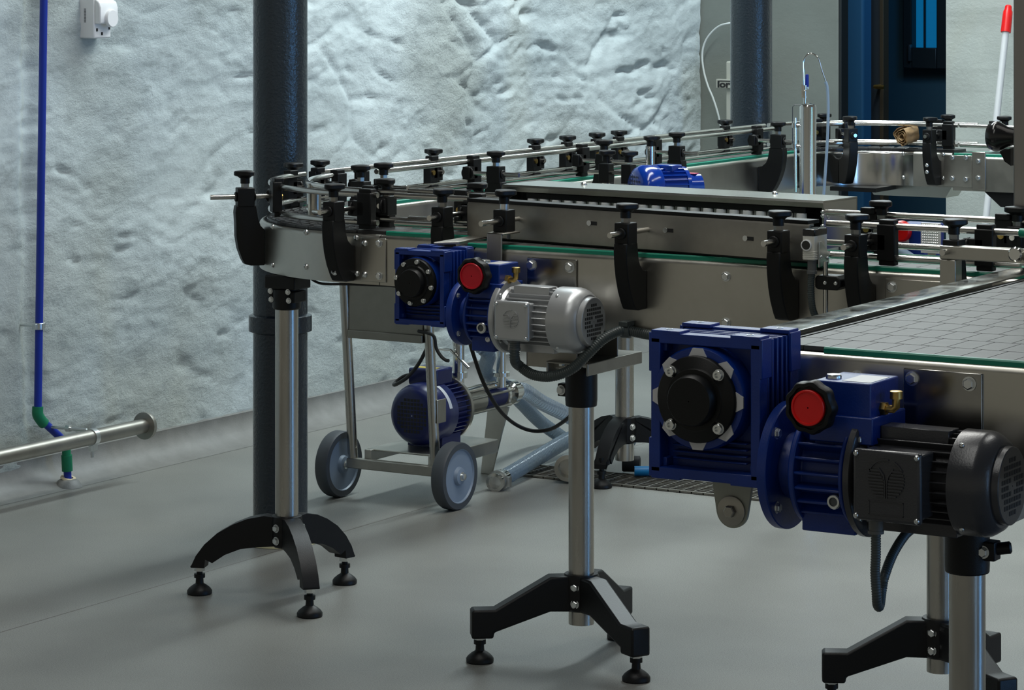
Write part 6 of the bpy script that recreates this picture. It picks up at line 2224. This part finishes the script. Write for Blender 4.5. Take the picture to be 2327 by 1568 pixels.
    # upright machine post with a dark bell
    Yp = 5.0325
    l = at(2302, 200, Y=Yp)
    t = thing('machine_post', 'wide upright stainless post rising behind the guide rails, next to the black horn', 'post', (l.x + 0.05, Yp + 0.04, 0.62))
    MB().box((l.x, Yp, 0.62), (l.x + 0.10, Yp + 0.08, 2.2)).build('post', 'frame_brown', t, bevel=0.003)
    yb_ = Yp + 0.04
    c = at(2302, 318, Y=yb_)
    t2 = thing('warning_horn', 'glossy black bell-shaped horn fixed to the side of the upright machine post', 'horn', (l.x - 0.02, yb_, c.z))
    rr = (at(2270, 275, Y=yb_).z - at(2270, 345, Y=yb_).z) / 2
    zc = (at(2270, 278, Y=yb_).z + at(2270, 342, Y=yb_).z) / 2
    le = at(2246, 310, Y=yb_).x
    Lh = l.x - le
    mb = MB()
    mb.lathe([(rr * 0.45, 0.0), (rr * 0.62, Lh * 0.35), (rr * 0.95, Lh * 0.62), (rr, Lh * 0.70), (rr * 0.97, Lh * 0.78), (rr * 0.80, Lh * 0.95), (rr * 0.55, Lh * 1.0)], (l.x, yb_, zc), (-1, -0.12, 0), 40)
    mb.build('bell', 'black_gloss', t2, smooth=50)
    lo = [at(x, y, Y=yb_) for x, y in ((2278, 345), (2302, 336), (2302, 376), (2288, 366))]
    mb = MB()
    mb.add([Vector((p.x, yb_ - 0.012, p.z)) for p in lo] + [Vector((p.x, yb_ + 0.012, p.z)) for p in lo], [(0, 1, 2, 3), (7, 6, 5, 4), (0, 4, 5, 1), (1, 5, 6, 2), (2, 6, 7, 3), (3, 7, 4, 0)])
    mb.build('mount', 'black', t2)


# ================================================================== LIGHT, CAMERA
def area(name, loc, rot, sx, sy, power, col, spread=None):
    L = bpy.data.lights.new(name, 'AREA')
    L.shape = 'RECTANGLE'
    L.size, L.size_y = sx, sy
    L.energy = power
    L.color = col
    if spread:
        L.spread = math.radians(spread)
    o = bpy.data.objects.new(name, L)
    COL.objects.link(o)
    o.location = loc
    o.rotation_euler = rot
    return o


def build_light():
    w = bpy.data.worlds.new('room_light')
    bpy.context.scene.world = w
    w.use_nodes = True
    bg = w.node_tree.nodes['Background']
    # the rest of the room: pale walls round about, dim above and below
    nt = w.node_tree
    tc = nt.nodes.new('ShaderNodeTexCoord')
    sx = nt.nodes.new('ShaderNodeSeparateXYZ')
    link(nt, tc, 'Generated', sx, 'Vector')
    ab = nt.nodes.new('ShaderNodeMath')
    ab.operation = 'ABSOLUTE'
    link(nt, sx, 'Z', ab, 0)
    rp = nt.nodes.new('ShaderNodeValToRGB')
    rp.color_ramp.elements[0].position = 0.12
    rp.color_ramp.elements[0].color = (0.30, 0.295, 0.25, 1)
    rp.color_ramp.elements[1].position = 0.55
    rp.color_ramp.elements[1].color = (0.045, 0.047, 0.045, 1)
    link(nt, ab, 0, rp, 'Fac')
    link(nt, rp, 'Color', bg, 'Color')
    bg.inputs['Strength'].default_value = 0.72
    # ceiling luminaires in rows, then an added fill lamp
    area('ceiling_lamp_wall', (-3.75, 7.9, 3.0), (0, math.radians(-6), 0), 0.30, 3.4, 116, (0.86, 0.98, 1.0))
    area('ceiling_lamp_middle', (-2.70, 5.3, 3.1), (0, 0, 0), 0.35, 3.0, 48, (1.0, 1.0, 0.95))
    area('ceiling_lamp_right', (-1.1, 6.4, 3.1), (0, 0, 0), 0.35, 3.4, 30, (1.0, 1.0, 0.95))
    area('near_fill_lamp', (-1.9, 2.4, 3.1), (0, 0, 0), 0.35, 2.4, 15, (1.0, 1.0, 0.95))  # unseen fill, added to brighten the rollers and front faces
    # daylight through the glazed doors on the right
    area('glazed_door_light', (3.4, 5.7, 1.35), (0, PI / 2, 0), 2.5, 0.50, 62, (0.14, 0.45, 1.0))
    area('glazed_door_light', (3.4, 2.7, 1.35), (0, PI / 2, 0), 2.5, 0.45, 18, (0.30, 0.58, 1.0))
    # unseen fill light added to lift the dark room beyond
    area('blue_room_fill', (-3.6, 9.75, 2.0), (math.radians(80), 0, 0), 0.6, 0.6, 14.0, (0.10, 0.5, 1.0))


def build_camera():
    sc = bpy.context.scene
    cam = bpy.data.cameras.new('camera')
    o = bpy.data.objects.new('camera', cam)
    COL.objects.link(o)
    sc.camera = o
    cam.sensor_fit = 'HORIZONTAL'
    cam.sensor_width = 36.0
    cam.lens = 36.0 * FOC / 2327.0
    cam.shift_x = 0.0
    cam.shift_y = -(784.0 - PY) / 2327.0
    cam.clip_start = 0.1
    cam.clip_end = 60
    o.location = (0, 0, EYE)
    o.rotation_euler = (PI / 2, 0, YAW)
    vs = sc.view_settings
    vs.view_transform = 'Standard'
    try:
        vs.look = 'None'
    except TypeError:
        pass
    vs.exposure = 0.0
    vs.gamma = 1.0
    vs.use_curve_mapping = False


build_room()
build_columns()
build_wall_fittings()
build_conveyors()
build_motors()
build_stands()
build_trolley()
build_small()
build_light()
build_camera()
